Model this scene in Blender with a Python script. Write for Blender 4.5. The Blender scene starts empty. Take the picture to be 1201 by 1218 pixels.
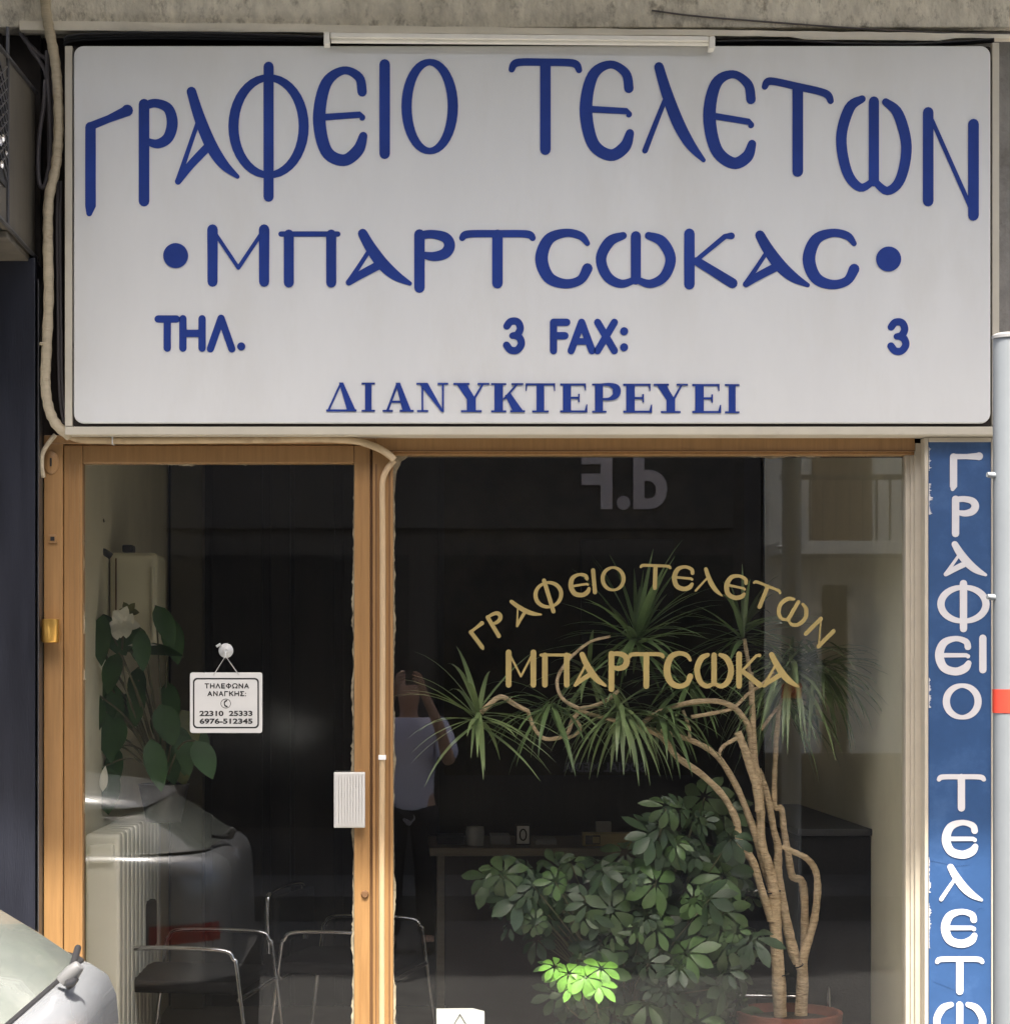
import bpy, bmesh, math, random
from mathutils import Vector, Matrix
R = math.radians
rnd = random.Random(7)
scene = bpy.context.scene
COL = scene.collection

# ------------------------------------------------------------------ camera, sky, sun, exposure
D = 6.0                      # camera to shop front, metres
S = 0.0025                   # metres per photograph pixel on the shop front
XC, ZC = -0.275, 1.445       # camera position across and up
VPX, VPY = 490.0, 800.0      # where the camera looks square at the front
cam_d = bpy.data.cameras.new('camera'); cam = bpy.data.objects.new('camera', cam_d); COL.objects.link(cam)
cam.location = (XC, -D, ZC); cam.rotation_euler = (R(90), 0, 0)
cam_d.sensor_fit = 'HORIZONTAL'; cam_d.sensor_width = 36.0
cam_d.lens = 36.0 * D / (1201 * S)
cam_d.shift_x = (600.5 - VPX) / 1201; cam_d.shift_y = (VPY - 609) / 1201
cam_d.clip_start = 0.05; cam_d.clip_end = 500
scene.camera = cam

SUN_EL, SUN_AZ = 65.5, 4.0   # azimuth: degrees to the right of straight behind the camera
world = bpy.data.worlds.new('World'); scene.world = world; world.use_nodes = True
wn = world.node_tree; bg = wn.nodes['Background']
sky = wn.nodes.new('ShaderNodeTexSky'); sky.sky_type = 'NISHITA'; sky.sun_disc = False
sky.sun_elevation = R(SUN_EL); sky.sun_rotation = R(180 - SUN_AZ)
wn.links.new(sky.outputs[0], bg.inputs[0]); bg.inputs[1].default_value = 0.15; sky.dust_density = 6.0; sky.air_density = 1.0
sd = bpy.data.lights.new('sun', 'SUN'); sd.energy = 3.7; sd.angle = R(1.3); sd.color = (1, .95, .87)
sun = bpy.data.objects.new('sun', sd); COL.objects.link(sun)
to_sun = Vector((math.sin(R(SUN_AZ)) * math.cos(R(SUN_EL)), -math.cos(R(SUN_AZ)) * math.cos(R(SUN_EL)), math.sin(R(SUN_EL))))
sun.rotation_euler = (-to_sun).to_track_quat('-Z', 'Y').to_euler(); sun.location = (0, -8, 14)
scene.view_settings.view_transform = 'Standard'; scene.view_settings.look = 'None'
scene.view_settings.exposure = 1.85; scene.view_settings.gamma = 1.0
scene.render.engine = 'CYCLES'
scene.cycles.transparent_max_bounces = 16; scene.cycles.max_bounces = 10

def P(px, py, Y=0.0):
    k = (D + Y) / D
    return Vector((XC + (px - VPX) * S * k, Y, ZC - (py - VPY) * S * k))

# ------------------------------------------------------------------ materials
MATS = {}
def mat(name, col, rough=.6, metal=0.0, var=0.0, vscale=8.0, bump=0.0, bscale=40.0, spec=.5, stretch=(1, 1, 1),
        stain=None, stain_scale=3.0, stain_cov=.5, coat=0.0, rvar=0.0):
    m = bpy.data.materials.new(name); m.use_nodes = True
    nt = m.node_tree; N = nt.nodes; L = nt.links
    b = N['Principled BSDF']
    b.inputs['Roughness'].default_value = rough; b.inputs['Metallic'].default_value = metal
    b.inputs['Specular IOR Level'].default_value = spec; b.inputs['Coat Weight'].default_value = coat
    b.inputs['Base Color'].default_value = (*col, 1)
    tc = N.new('ShaderNodeTexCoord'); mp = N.new('ShaderNodeMapping'); mp.inputs['Scale'].default_value = stretch
    L.new(tc.outputs['Object'], mp.inputs[0])
    out = None
    if var > 0:
        n = N.new('ShaderNodeTexNoise'); n.inputs['Scale'].default_value = vscale; n.inputs['Detail'].default_value = 6
        n.inputs['Roughness'].default_value = .65
        L.new(mp.outputs[0], n.inputs['Vector'])
        r = N.new('ShaderNodeValToRGB'); r.color_ramp.elements[0].position = .3; r.color_ramp.elements[1].position = .7
        r.color_ramp.elements[0].color = (*[c * (1 - var) for c in col], 1)
        r.color_ramp.elements[1].color = (*[min(1, c * (1 + var)) for c in col], 1)
        L.new(n.outputs['Fac'], r.inputs[0]); out = r.outputs[0]
        if rvar:
            mr = N.new('ShaderNodeMapRange'); mr.inputs['To Min'].default_value = max(0, rough - rvar); mr.inputs['To Max'].default_value = min(1, rough + rvar)
            L.new(n.outputs['Fac'], mr.inputs[0]); L.new(mr.outputs[0], b.inputs['Roughness'])
    if stain:
        n2 = N.new('ShaderNodeTexNoise'); n2.inputs['Scale'].default_value = stain_scale; n2.inputs['Detail'].default_value = 8
        n2.inputs['Roughness'].default_value = .7
        L.new(mp.outputs[0], n2.inputs['Vector'])
        r2 = N.new('ShaderNodeValToRGB'); r2.color_ramp.elements[0].position = 1 - stain_cov - .08; r2.color_ramp.elements[1].position = 1 - stain_cov + .12
        r2.color_ramp.elements[0].color = (0, 0, 0, 1); r2.color_ramp.elements[1].color = (1, 1, 1, 1)
        L.new(n2.outputs['Fac'], r2.inputs[0])
        mx = N.new('ShaderNodeMix'); mx.data_type = 'RGBA'
        L.new(r2.outputs[0], mx.inputs['Factor'])
        if out is not None: L.new(out, mx.inputs['A'])
        else: mx.inputs['A'].default_value = (*col, 1)
        mx.inputs['B'].default_value = (*stain, 1); out = mx.outputs['Result']
    if out is not None: L.new(out, b.inputs['Base Color'])
    if bump > 0:
        n3 = N.new('ShaderNodeTexNoise'); n3.inputs['Scale'].default_value = bscale; n3.inputs['Detail'].default_value = 5
        L.new(mp.outputs[0], n3.inputs['Vector'])
        bp = N.new('ShaderNodeBump'); bp.inputs['Strength'].default_value = bump; bp.inputs['Distance'].default_value = .01
        L.new(n3.outputs['Fac'], bp.inputs['Height']); L.new(bp.outputs[0], b.inputs['Normal'])
    MATS[name] = m
    return m

def glass_mat(name, tint=(.98, .985, .98), refl=.062, dust=.002):
    m = bpy.data.materials.new(name); m.use_nodes = True
    nt = m.node_tree; N = nt.nodes; L = nt.links
    for n in list(N): N.remove(n)
    o = N.new('ShaderNodeOutputMaterial')
    tr = N.new('ShaderNodeBsdfTransparent'); tr.inputs[0].default_value = (*tint, 1)
    gl = N.new('ShaderNodeBsdfGlossy'); gl.inputs['Roughness'].default_value = .0
    df = N.new('ShaderNodeBsdfDiffuse'); df.inputs[0].default_value = (.55, .53, .48, 1)
    lw = N.new('ShaderNodeLayerWeight'); lw.inputs[0].default_value = .5
    pw = N.new('ShaderNodeMath'); pw.operation = 'POWER'; pw.inputs[1].default_value = 5
    ma = N.new('ShaderNodeMath'); ma.operation = 'MULTIPLY_ADD'; ma.inputs[1].default_value = 1 - refl; ma.inputs[2].default_value = refl
    L.new(lw.outputs['Facing'], pw.inputs[0]); L.new(pw.outputs[0], ma.inputs[0])
    tc = N.new('ShaderNodeTexCoord')
    n1 = N.new('ShaderNodeTexNoise'); n1.inputs['Scale'].default_value = 3.0; n1.inputs['Detail'].default_value = 9; n1.inputs['Roughness'].default_value = .7
    n2 = N.new('ShaderNodeTexVoronoi'); n2.inputs['Scale'].default_value = 55
    L.new(tc.outputs['Object'], n1.inputs['Vector']); L.new(tc.outputs['Object'], n2.inputs['Vector'])
    r1 = N.new('ShaderNodeMapRange'); r1.inputs['From Min'].default_value = .35; r1.inputs['From Max'].default_value = .75
    r1.inputs['To Min'].default_value = dust * .3; r1.inputs['To Max'].default_value = dust * 2.2
    L.new(n1.outputs['Fac'], r1.inputs[0])
    r2 = N.new('ShaderNodeMapRange'); r2.inputs['From Min'].default_value = .06; r2.inputs['From Max'].default_value = .0
    r2.inputs['To Min'].default_value = 0; r2.inputs['To Max'].default_value = .35
    L.new(n2.outputs['Distance'], r2.inputs[0])
    sel = N.new('ShaderNodeMath'); sel.operation = 'GREATER_THAN'; sel.inputs[1].default_value = .93
    sp = N.new('ShaderNodeSeparateColor'); L.new(n2.outputs['Color'], sp.inputs[0]); L.new(sp.outputs[0], sel.inputs[0])
    mu = N.new('ShaderNodeMath'); mu.operation = 'MULTIPLY'; L.new(sel.outputs[0], mu.inputs[0]); L.new(r2.outputs[0], mu.inputs[1])
    ad = N.new('ShaderNodeMath'); ad.operation = 'ADD'; L.new(r1.outputs[0], ad.inputs[0]); L.new(mu.outputs[0], ad.inputs[1])
    m1 = N.new('ShaderNodeMixShader'); L.new(ma.outputs[0], m1.inputs[0]); L.new(tr.outputs[0], m1.inputs[1]); L.new(gl.outputs[0], m1.inputs[2])
    m2 = N.new('ShaderNodeMixShader'); L.new(ad.outputs[0], m2.inputs[0]); L.new(m1.outputs[0], m2.inputs[1]); L.new(df.outputs[0], m2.inputs[2])
    L.new(m2.outputs[0], o.inputs[0])
    return m

M_bronze = mat('bronze_frame', (.30, .168, .066), .38, .0, .14, 5, .05, 60, stretch=(14, 14, .7), stain=(.225, .118, .042), stain_scale=1.6, stain_cov=.36)
M_bronze_dk = mat('bronze_groove', (.14, .07, .028), .6)
M_brass = mat('brass', (.62, .36, .09), .3, .85, .1, 30)
M_sign = mat('sign_plastic', (.675, .682, .67), .42, 0, .035, 2.2, 0, stain=(.64, .64, .615), stain_scale=1.5, stain_cov=.42, stretch=(2.0, 1, .6))
M_signframe = mat('sign_frame', (.52, .48, .39), .45, 0, .08, 6, stain=(.42, .37, .29), stain_scale=9, stain_cov=.30)
M_blue = mat('blue_letters', (.016, .043, .235), .5, 0, .2, 3, spec=.2)
M_bluepanel = mat('blue_panel', (.030, .078, .195), .35, 0, .16, 5, stain=(.055, .115, .25), stain_scale=5, stain_cov=.40, bump=.04, bscale=25)
M_whiteletter = mat('white_letters', (.60, .59, .60), .5, 0, .04, 12)
M_creamframe = mat('cream_frame', (.47, .425, .34), .5, 0, .08, 7, stain=(.45, .38, .27), stain_scale=10, stain_cov=.27)
M_pipe = mat('painted_pipe', (.46, .33, .19), .5, 0, .1, 12, stain=(.36, .24, .12), stain_scale=6, stain_cov=.35, stretch=(6, 6, 1))
M_pipe2 = mat('old_painted_pipe', (.50, .38, .23), .6, 0, .16, 14, .2, 60, stain=(.30, .20, .11), stain_scale=9, stain_cov=.38)
M_gold = mat('gold_letters', (.31, .235, .085), .5, .1, .14, 12)
M_concrete = mat('rough_concrete', (.74, .70, .60), .95, 0, .22, 20, 1.0, 60, stain=(.20, .18, .145), stain_scale=24, stain_cov=.40, stretch=(1, 1, .6))
M_trim = mat('painted_trim', (.80, .75, .63), .6, 0, .1, 6, .1, 30, stain=(.55, .47, .35), stain_scale=12, stain_cov=.28)
M_stone = mat('pier_render', (.26, .25, .235), .9, 0, .2, 9, .4, 80, stain=(.15, .14, .125), stain_scale=7, stain_cov=.42)
M_dark = mat('dark_recess', (.035, .028, .024), .9, 0, .3, 10)
M_navy = mat('navy_cladding', (.013, .0145, .022), .38, 0, .22, 4, .1, 40, stretch=(6, 6, .6), rvar=.1)
M_conduit = mat('conduit_plastic', (.46, .39, .27), .65, 0, .14, 20, .3, 90, stain=(.30, .23, .15), stain_scale=16, stain_cov=.36, stretch=(1, 1, 3))
M_black = mat('black_rubber', (.012, .012, .013), .5)
M_greycable = mat('grey_cable', (.11, .10, .105), .6)
M_tube = mat('white_lamp_plastic', (.78, .76, .68), .4, 0, .06, 10)
M_plate = mat('white_plate', (.56, .56, .54), .5, 0, .03, 10)
M_inkblack = mat('black_ink', (.012, .012, .012), .6)
M_clear = mat('clear_plastic', (.45, .46, .45), .12, 0, .2, 60)
M_string = mat('string', (.45, .44, .42), .7)
M_wallcream = mat('interior_plaster', (.66, .61, .44), .9, 0, .08, 3, .1, 60, stain=(.55, .50, .36), stain_scale=2.2, stain_cov=.36)
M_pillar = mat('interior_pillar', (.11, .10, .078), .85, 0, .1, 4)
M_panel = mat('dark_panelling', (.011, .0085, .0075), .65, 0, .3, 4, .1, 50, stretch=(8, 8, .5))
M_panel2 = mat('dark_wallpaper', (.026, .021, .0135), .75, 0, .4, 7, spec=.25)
M_floorint = mat('interior_floor', (.24, .21, .18), .35, 0, .2, 5)
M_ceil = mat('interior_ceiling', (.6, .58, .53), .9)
M_asphalt = mat('asphalt', (.075, .072, .068), .92, 0, .25, 5, .5, 180, stain=(.10, .097, .09), stain_scale=1.2, stain_cov=.45)
M_pave = mat('pavement_slabs', (.40, .38, .34), .9, 0, .15, 3, .3, 120, stain=(.29, .275, .25), stain_scale=1.7, stain_cov=.42)
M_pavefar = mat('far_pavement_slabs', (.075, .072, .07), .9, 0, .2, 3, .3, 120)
M_kerb = mat('kerb_stone', (.34, .33, .31), .9, 0, .15, 6, .3, 90)
M_white = mat('white_paint', (.72, .73, .74), .55, 0, .05, 8)
M_red = mat('red_paint', (.62, .055, .03), .5, 0, .06, 10)
M_post = mat('post_paint', (.215, .235, .25), .4, 0, .05, 9, stain=(.15, .165, .18), stain_scale=9, stain_cov=.3)
M_carwhite = mat('car_paint', (.33, .345, .365), .22, .3, .03, 3, coat=.6)
M_carglass = mat('car_glass', (.16, .18, .165), .12, 0, .2, 4, spec=.6, coat=.5, stain=(.22, .235, .21), stain_scale=1.4, stain_cov=.5, stretch=(1, 1, 2.5))  # light grey base stands in for sky reflected in the glass
M_carblack = mat('car_trim', (.018, .018, .02), .5)
M_cargrey = mat('car_grey', (.28, .28, .28), .5)
M_carhub = mat('car_hub', (.12, .12, .12), .5)
M_taillight = mat('tail_light', (.30, .012, .008), .15, 0, .1, 20, coat=.5)
M_tyre = mat('tyre', (.015, .015, .016), .8)
M_alloy = mat('alloy', (.5, .5, .52), .3, .9)
M_chrome = mat('chrome', (.62, .62, .63), .14, 1.0)
M_leather = mat('black_leather', (.006, .006, .0065), .75, 0, .25, 30, .2, 120, spec=.15)
M_desk = mat('desk_wood', (.17, .14, .09), .45, 0, .2, 6, stretch=(1, 8, 8))
M_deskdk = mat('desk_panel', (.028, .018, .015), .6, 0, .2, 6)
M_radiator = mat('radiator_enamel', (.58, .565, .48), .4, 0, .04, 5)
M_cabinet = mat('cabinet_enamel', (.66, .62, .44), .4, 0, .05, 6)
M_terracotta = mat('terracotta', (.22, .075, .045), .75, 0, .18, 12, .2, 60)
M_potdark = mat('dark_pot', (.03, .028, .028), .5, 0, .2, 9)
M_soil = mat('soil', (.05, .038, .028), 1, 0, .4, 40, .8, 60)
M_bark = mat('cane_bark', (.62, .47, .29), .85, 0, .25, 26, 1.0, 60, stain=(.38, .26, .14), stain_scale=22, stain_cov=.42, stretch=(1, 1, 4))
M_stem = mat('green_stem', (.10, .095, .05), .7, 0, .2, 20)
M_draca = mat('strap_leaf', (.125, .19, .07), .42, 0, .38, 5)
M_draca2 = mat('strap_leaf_pale', (.17, .23, .095), .42, 0, .3, 5)
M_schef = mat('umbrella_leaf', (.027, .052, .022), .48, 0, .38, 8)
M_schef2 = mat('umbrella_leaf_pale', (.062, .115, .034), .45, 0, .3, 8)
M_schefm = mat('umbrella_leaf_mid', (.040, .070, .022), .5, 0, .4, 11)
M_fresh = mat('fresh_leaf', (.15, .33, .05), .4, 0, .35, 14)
M_lily = mat('lily_leaf', (.030, .072, .022), .5, 0, .35, 6, spec=.3)
M_lily2 = mat('lily_leaf_yellowing', (.11, .115, .025), .4, 0, .4, 10)
M_petal = mat('white_petal', (.72, .70, .58), .6, 0, .06, 20)
M_bldark = mat('dark_shopfront', (.045, .042, .042), .6, 0, .25, 2)
M_blpale = mat('pale_render', (.72, .70, .64), .9, 0, .07, 2, stain=(.60, .58, .53), stain_scale=1.2, stain_cov=.38)
M_blwin = mat('dark_window', (.02, .022, .025), .12)
M_shutter = mat('brown_shutter', (.24, .16, .10), .6, 0, .1, 4)
M_rail = mat('railing_paint', (.12, .105, .09), .5)
M_letgrey = mat('grey_sign_letters', (.60, .54, .54), .5)
M_letdim = mat('dim_letters', (.20, .19, .20), .6)
M_skin = mat('skin', (.50, .30, .21), .5, 0, .06, 20)
M_shirt = mat('lavender_shirt', (.62, .61, .74), .85, 0, .06, 8)
M_trouser = mat('dark_trousers', (.025, .025, .03), .9)
M_hair = mat('dark_hair', (.015, .012, .01), .6)
M_shoe = mat('shoe', (.02, .018, .016), .5)
M_paper = mat('paper', (.54, .54, .51), .8, 0, .03, 10)
M_yellowbox = mat('yellow_box', (.40, .32, .15), .6, 0, .08, 10)
M_glass = glass_mat('window_glass')
M_peel = mat('old_paint_smear', (.33, .29, .20), .9, 0, .4, 30, stain=(.14, .12, .085), stain_scale=18, stain_cov=.45)
M_grille = mat('grille_metal', (.10, .10, .105), .35, .6, .2, 10)
M_boxside = mat('brown_metal_side', (.10, .088, .068), .55, .1, .2, 7, stain=(.06, .052, .042), stain_scale=8, stain_cov=.4, stretch=(2, 2, .5))
M_glint = mat('bright_tin', (.7, .7, .72), .2, .9)

# ------------------------------------------------------------------ object helpers
def wloc(o):
    v = Vector((0, 0, 0))
    while o is not None:
        v += o.location; o = o.parent
    return v
def tag(o, label=None, cat=None, group=None, kind=None):
    if label: o['label'] = label
    if cat: o['category'] = cat
    if group: o['group'] = group
    if kind: o['kind'] = kind
    return o
def thing(name, loc, label, cat, group=None):
    o = bpy.data.objects.new(name, None); COL.objects.link(o); o.location = loc; o.empty_display_size = .1
    return tag(o, label, cat, group)
def copy_tree(o, parent=None):
    c = o.copy(); COL.objects.link(c)
    if parent is not None: c.parent = parent
    for ch in list(o.children): copy_tree(ch, c)
    return c

class MB:
    def __init__(s): s.v = []; s.f = []
    def add(s, vs, fs):
        b = len(s.v); s.v += [Vector(v) for v in vs]; s.f += [tuple(i + b for i in f) for f in fs]
    def box(s, x0, x1, y0, y1, z0, z1):
        x0, x1 = sorted((x0, x1)); y0, y1 = sorted((y0, y1)); z0, z1 = sorted((z0, z1))
        s.add([(x0, y0, z0), (x1, y0, z0), (x1, y1, z0), (x0, y1, z0), (x0, y0, z1), (x1, y0, z1), (x1, y1, z1), (x0, y1, z1)],
              [(0, 3, 2, 1), (4, 5, 6, 7), (0, 1, 5, 4), (1, 2, 6, 5), (2, 3, 7, 6), (3, 0, 4, 7)])
        return s
    def pbox(s, px0, px1, py0, py1, yf, yb):
        a = P(px0, py0, yf); b = P(px1, py1, yf)
        return s.box(a.x, b.x, yf, yb, a.z, b.z)
    def prism(s, pts, yf, yb):      # pts = (x, z) outline, front at yf, back at yb
        n = len(pts)
        ar = sum(pts[i][0] * pts[(i + 1) % n][1] - pts[(i + 1) % n][0] * pts[i][1] for i in range(n))
        if ar < 0: pts = pts[::-1]
        s.add([(x, yf, z) for x, z in pts] + [(x, yb, z) for x, z in pts],
              [tuple(range(n)), tuple(range(2 * n - 1, n - 1, -1))] + [(i, i + n, (i + 1) % n + n, (i + 1) % n) for i in range(n)])
        return s
    def tube(s, pts, r, n=8, cap=True):
        pts = [Vector(p) for p in pts]; m = len(pts)
        rs = r if isinstance(r, (list, tuple)) else [r] * m
        up = None; rings = []
        for i, p in enumerate(pts):
            t = (pts[min(i + 1, m - 1)] - pts[max(i - 1, 0)]).normalized()
            if up is None:
                up = Vector((0, 0, 1)) if abs(t.z) < .9 else Vector((1, 0, 0))
            a = up - t * up.dot(t)
            if a.length < 1e-5: a = t.orthogonal()
            a.normalize(); up = a; b = t.cross(a)
            rings.append([p + (a * math.cos(2 * math.pi * k / n) + b * math.sin(2 * math.pi * k / n)) * rs[i] for k in range(n)])
        vs = [v for ring in rings for v in ring]; fs = []
        for i in range(m - 1):
            for k in range(n):
                fs.append((i * n + k, i * n + (k + 1) % n, (i + 1) * n + (k + 1) % n, (i + 1) * n + k))
        if cap: fs += [tuple(range(n - 1, -1, -1)), tuple(range((m - 1) * n, m * n))]
        s.add(vs, fs); return s
    def lathe(s, c, prof, n=24, axis='Z'):   # prof = (r, h)
        c = Vector(c); vs = []; fs = []
        for r, h in prof:
            for k in range(n):
                a = 2 * math.pi * k / n; u, w = r * math.cos(a), r * math.sin(a)
                vs.append(c + (Vector((u, w, h)) if axis == 'Z' else Vector((u, h, w)) if axis == 'Y' else Vector((h, u, w))))
        m = len(prof)
        for i in range(m - 1):
            for k in range(n):
                fs.append((i * n + k, i * n + (k + 1) % n, (i + 1) * n + (k + 1) % n, (i + 1) * n + k))
        fs += [tuple(range(n)), tuple(range((m - 1) * n, m * n))]
        s.add(vs, fs); return s
    def build(s, name, m, parent=None, bevel=0.0, smooth=False, seg=2, fixn=True):
        o0 = wloc(parent) if parent is not None else Vector((0, 0, 0))
        me = bpy.data.meshes.new(name); me.from_pydata([v - o0 for v in s.v], [], s.f)
        bm = bmesh.new(); bm.from_mesh(me)
        if fixn: bmesh.ops.recalc_face_normals(bm, faces=bm.faces)
        if bevel:
            ed = [e for e in bm.edges if len(e.link_faces) == 2 and e.calc_face_angle(0) > R(35)]
            bmesh.ops.bevel(bm, geom=ed, offset=bevel, segments=seg, affect='EDGES', profile=.6, clamp_overlap=True)
        bm.to_mesh(me); bm.free()
        if smooth:
            me.polygons.foreach_set('use_smooth', [True] * len(me.polygons))
            me.set_sharp_from_angle(angle=R(50))
        me.materials.append(m)
        o = bpy.data.objects.new(name, me); COL.objects.link(o)
        if parent is not None: o.parent = parent
        return o

def catmull(pts, sub=6, closed=False):
    n = len(pts); out = []
    if n < 3 and not closed: return [tuple(p) for p in pts]
    g = (lambda i: pts[i % n]) if closed else (lambda i: pts[max(0, min(n - 1, i))])
    for i in range(n if closed else n - 1):
        a, b, c, d = g(i - 1), g(i), g(i + 1), g(i + 2)
        for k in range(sub):
            t = k / sub
            out.append(tuple(.5 * ((2 * b[j]) + (-a[j] + c[j]) * t + (2 * a[j] - 5 * b[j] + 4 * c[j] - d[j]) * t * t + (-a[j] + 3 * b[j] - 3 * c[j] + d[j]) * t ** 3) for j in range(len(b))))
    if not closed: out.append(tuple(pts[-1]))
    return out
def smooth3(pts, sub=5): return [Vector(p) for p in catmull([tuple(p) for p in pts], sub)]

# ------------------------------------------------------------------ lettering
# A glyph is a list of strokes in a unit box (u right, v down, width relative to the letter weight).
def ell(cx, cy, rx, ry, ws, wt, n=20):
    return [(cx + rx * math.cos(2 * math.pi * k / n), cy + ry * math.sin(2 * math.pi * k / n), wt + (ws - wt) * abs(math.cos(2 * math.pi * k / n))) for k in range(n)]
G = {
 'Γ': [('l', [(.13, .06, 1), (.13, .90, 1), (.10, .97, .55)]), ('l', [(.12, .05, .75), (.55, .05, .7), (.9, .045, .95), (.97, .04, 1.1)])],
 'Ρ': [('l', [(.16, .04, 1), (.16, .97, 1)]), ('s', [(.16, .06, .8), (.45, .035, .8), (.78, .09, .95), (.89, .23, 1.05), (.78, .37, 1), (.5, .425, .85), (.2, .39, .6)])],
 'Α': [('s', [(.26, .04, .9), (.38, .3, 1.05), (.56, .6, 1.15), (.76, .82, .95), (.98, .97, .4)]),
       ('s', [(.36, .36, .4), (.2, .66, .42), (.05, .94, .5)]), ('s', [(.05, .95, .6), (.24, .80, .75), (.52, .62, .8)])],
 'Λ': [('s', [(.26, .04, .9), (.38, .3, 1.05), (.56, .6, 1.15), (.76, .82, .95), (.98, .97, .4)]), ('s', [(.36, .38, .45), (.2, .66, .5), (.04, .95, .55)])],
 'Φ': [('c', ell(.5, .46, .44, .36, 1.0, .65)), ('l', [(.5, .02, 1), (.5, .98, 1)])],
 'Ε': [('s', [(.90, .27, .9), (.84, .12, .85), (.55, .04, .75), (.22, .16, 1.05), (.09, .5, 1.2), (.22, .84, 1.15), (.55, .95, 1.1), (.82, .86, 1.1), (.92, .72, .8)]),
       ('l', [(.1, .5, .62), (.86, .5, .58), (.9, .53, .6)])],
 'Ι': [('l', [(.5, .03, 1), (.5, .97, 1)])],
 'Ο': [('c', ell(.5, .5, .43, .46, .98, .6))],
 'Τ': [('s', [(.04, .11, .6), (.08, .05, .72), (.2, .03, .7), (.5, .03, .7), (.8, .03, .7), (.92, .05, .72), (.96, .11, .6)]), ('l', [(.5, .05, 1), (.5, .98, 1)])],
 'Ω': [('s', [(.34, .05, .7), (.17, .16, 1), (.06, .48, 1.0), (.14, .82, .95), (.32, .96, .8), (.5, .87, .6)]),
       ('s', [(.66, .05, .7), (.83, .16, 1), (.94, .48, 1.0), (.86, .82, .95), (.68, .96, .8), (.5, .87, .6)]), ('l', [(.5, .06, .95), (.5, .88, .95)])],
 'Ν': [('l', [(.11, .03, 1), (.11, .97, 1)]), ('l', [(.14, .06, .38), (.88, .94, .42)]), ('l', [(.89, .03, 1), (.89, .97, 1)])],
 'Μ': [('l', [(.08, .03, 1), (.08, .97, .95)]), ('l', [(.92, .03, 1), (.92, .97, .95)]), ('l', [(.1, .06, .36), (.5, .72, .36)]), ('l', [(.5, .72, .36), (.9, .06, .36)])],
 'Π': [('l', [(.03, .08, .5), (.97, .08, .5)]), ('l', [(.16, .09, .95), (.16, .97, .95)]), ('l', [(.86, .09, .95), (.86, .97, .95)])],
 'Κ': [('l', [(.12, .03, 1), (.12, .97, 1)]), ('l', [(.2, .56, .42), (.78, .08, .5), (.9, .07, .65)]), ('l', [(.26, .54, .8), (.92, .95, .95)])],
 'C': [('s', [(.93, .22, .5), (.80, .08, .75), (.52, .03, .8), (.22, .15, 1.05), (.09, .5, 1.2), (.22, .84, 1.1), (.52, .96, .9), (.80, .89, .85), (.93, .68, 1.0)])],
 # round-ended plain capitals of the telephone row
 'tT': [('l', [(.08, .06, 1), (.92, .06, 1)]), ('l', [(.5, .06, 1), (.5, .95, 1)])],
 'tH': [('l', [(.12, .05, 1), (.12, .95, 1)]), ('l', [(.88, .05, 1), (.88, .95, 1)]), ('l', [(.12, .5, 1), (.88, .5, 1)])],
 'tL': [('l', [(.5, .06, 1), (.1, .95, 1)]), ('l', [(.5, .06, 1), (.9, .95, 1)])],
 'tF': [('l', [(.15, .06, 1), (.15, .95, 1)]), ('l', [(.15, .06, 1), (.9, .06, 1)]), ('l', [(.15, .48, 1), (.8, .48, 1)])],
 'tA': [('l', [(.5, .06, 1), (.1, .95, 1)]), ('l', [(.5, .06, 1), (.9, .95, 1)]), ('l', [(.27, .66, .9), (.73, .66, .9)])],
 'tX': [('l', [(.1, .06, 1), (.9, .95, 1)]), ('l', [(.9, .06, 1), (.1, .95, 1)])],
 'tE': [('l', [(.14, .05, 1), (.14, .95, 1)]), ('l', [(.14, .07, 1), (.9, .07, 1)]), ('l', [(.14, .5, 1), (.8, .5, 1)]), ('l', [(.14, .93, 1), (.9, .93, 1)])],
 'tG': [('l', [(.15, .06, 1), (.15, .95, 1)]), ('l', [(.15, .07, 1), (.92, .07, 1)])],
 'tK': [('l', [(.14, .05, 1), (.14, .95, 1)]), ('l', [(.16, .55, 1), (.88, .06, 1)]), ('l', [(.4, .42, 1), (.92, .95, 1)])],
 'tN': [('l', [(.12, .05, 1), (.12, .95, 1)]), ('l', [(.12, .06, 1), (.88, .94, 1)]), ('l', [(.88, .05, 1), (.88, .95, 1)])],
 'tO': [('s', [(.08, .94, 1), (.34, .93, 1), (.3, .8, .9), (.08, .5, 1), (.2, .15, 1), (.5, .05, 1), (.8, .15, 1), (.92, .5, 1), (.7, .8, .9), (.66, .93, 1), (.92, .94, 1)])],
 'tP': [('c', ell(.5, .48, .42, .3, 1, .9)), ('l', [(.5, .0, 1), (.5, 1, 1)])],
 'tS': [('l', [(.88, .07, 1), (.12, .07, 1)]), ('l', [(.12, .07, 1), (.5, .48, 1)]), ('l', [(.5, .48, 1), (.12, .93, 1)]), ('l', [(.12, .93, 1), (.9, .93, 1)])],
 't3': [('s', [(.08, .2, 1), (.3, .06, 1), (.68, .07, 1), (.84, .27, 1), (.66, .46, 1), (.4, .49, .9)]), ('s', [(.5, .48, .9), (.8, .56, 1), (.9, .75, 1), (.66, .93, 1), (.3, .93, 1), (.06, .78, 1)])],
}
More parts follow.
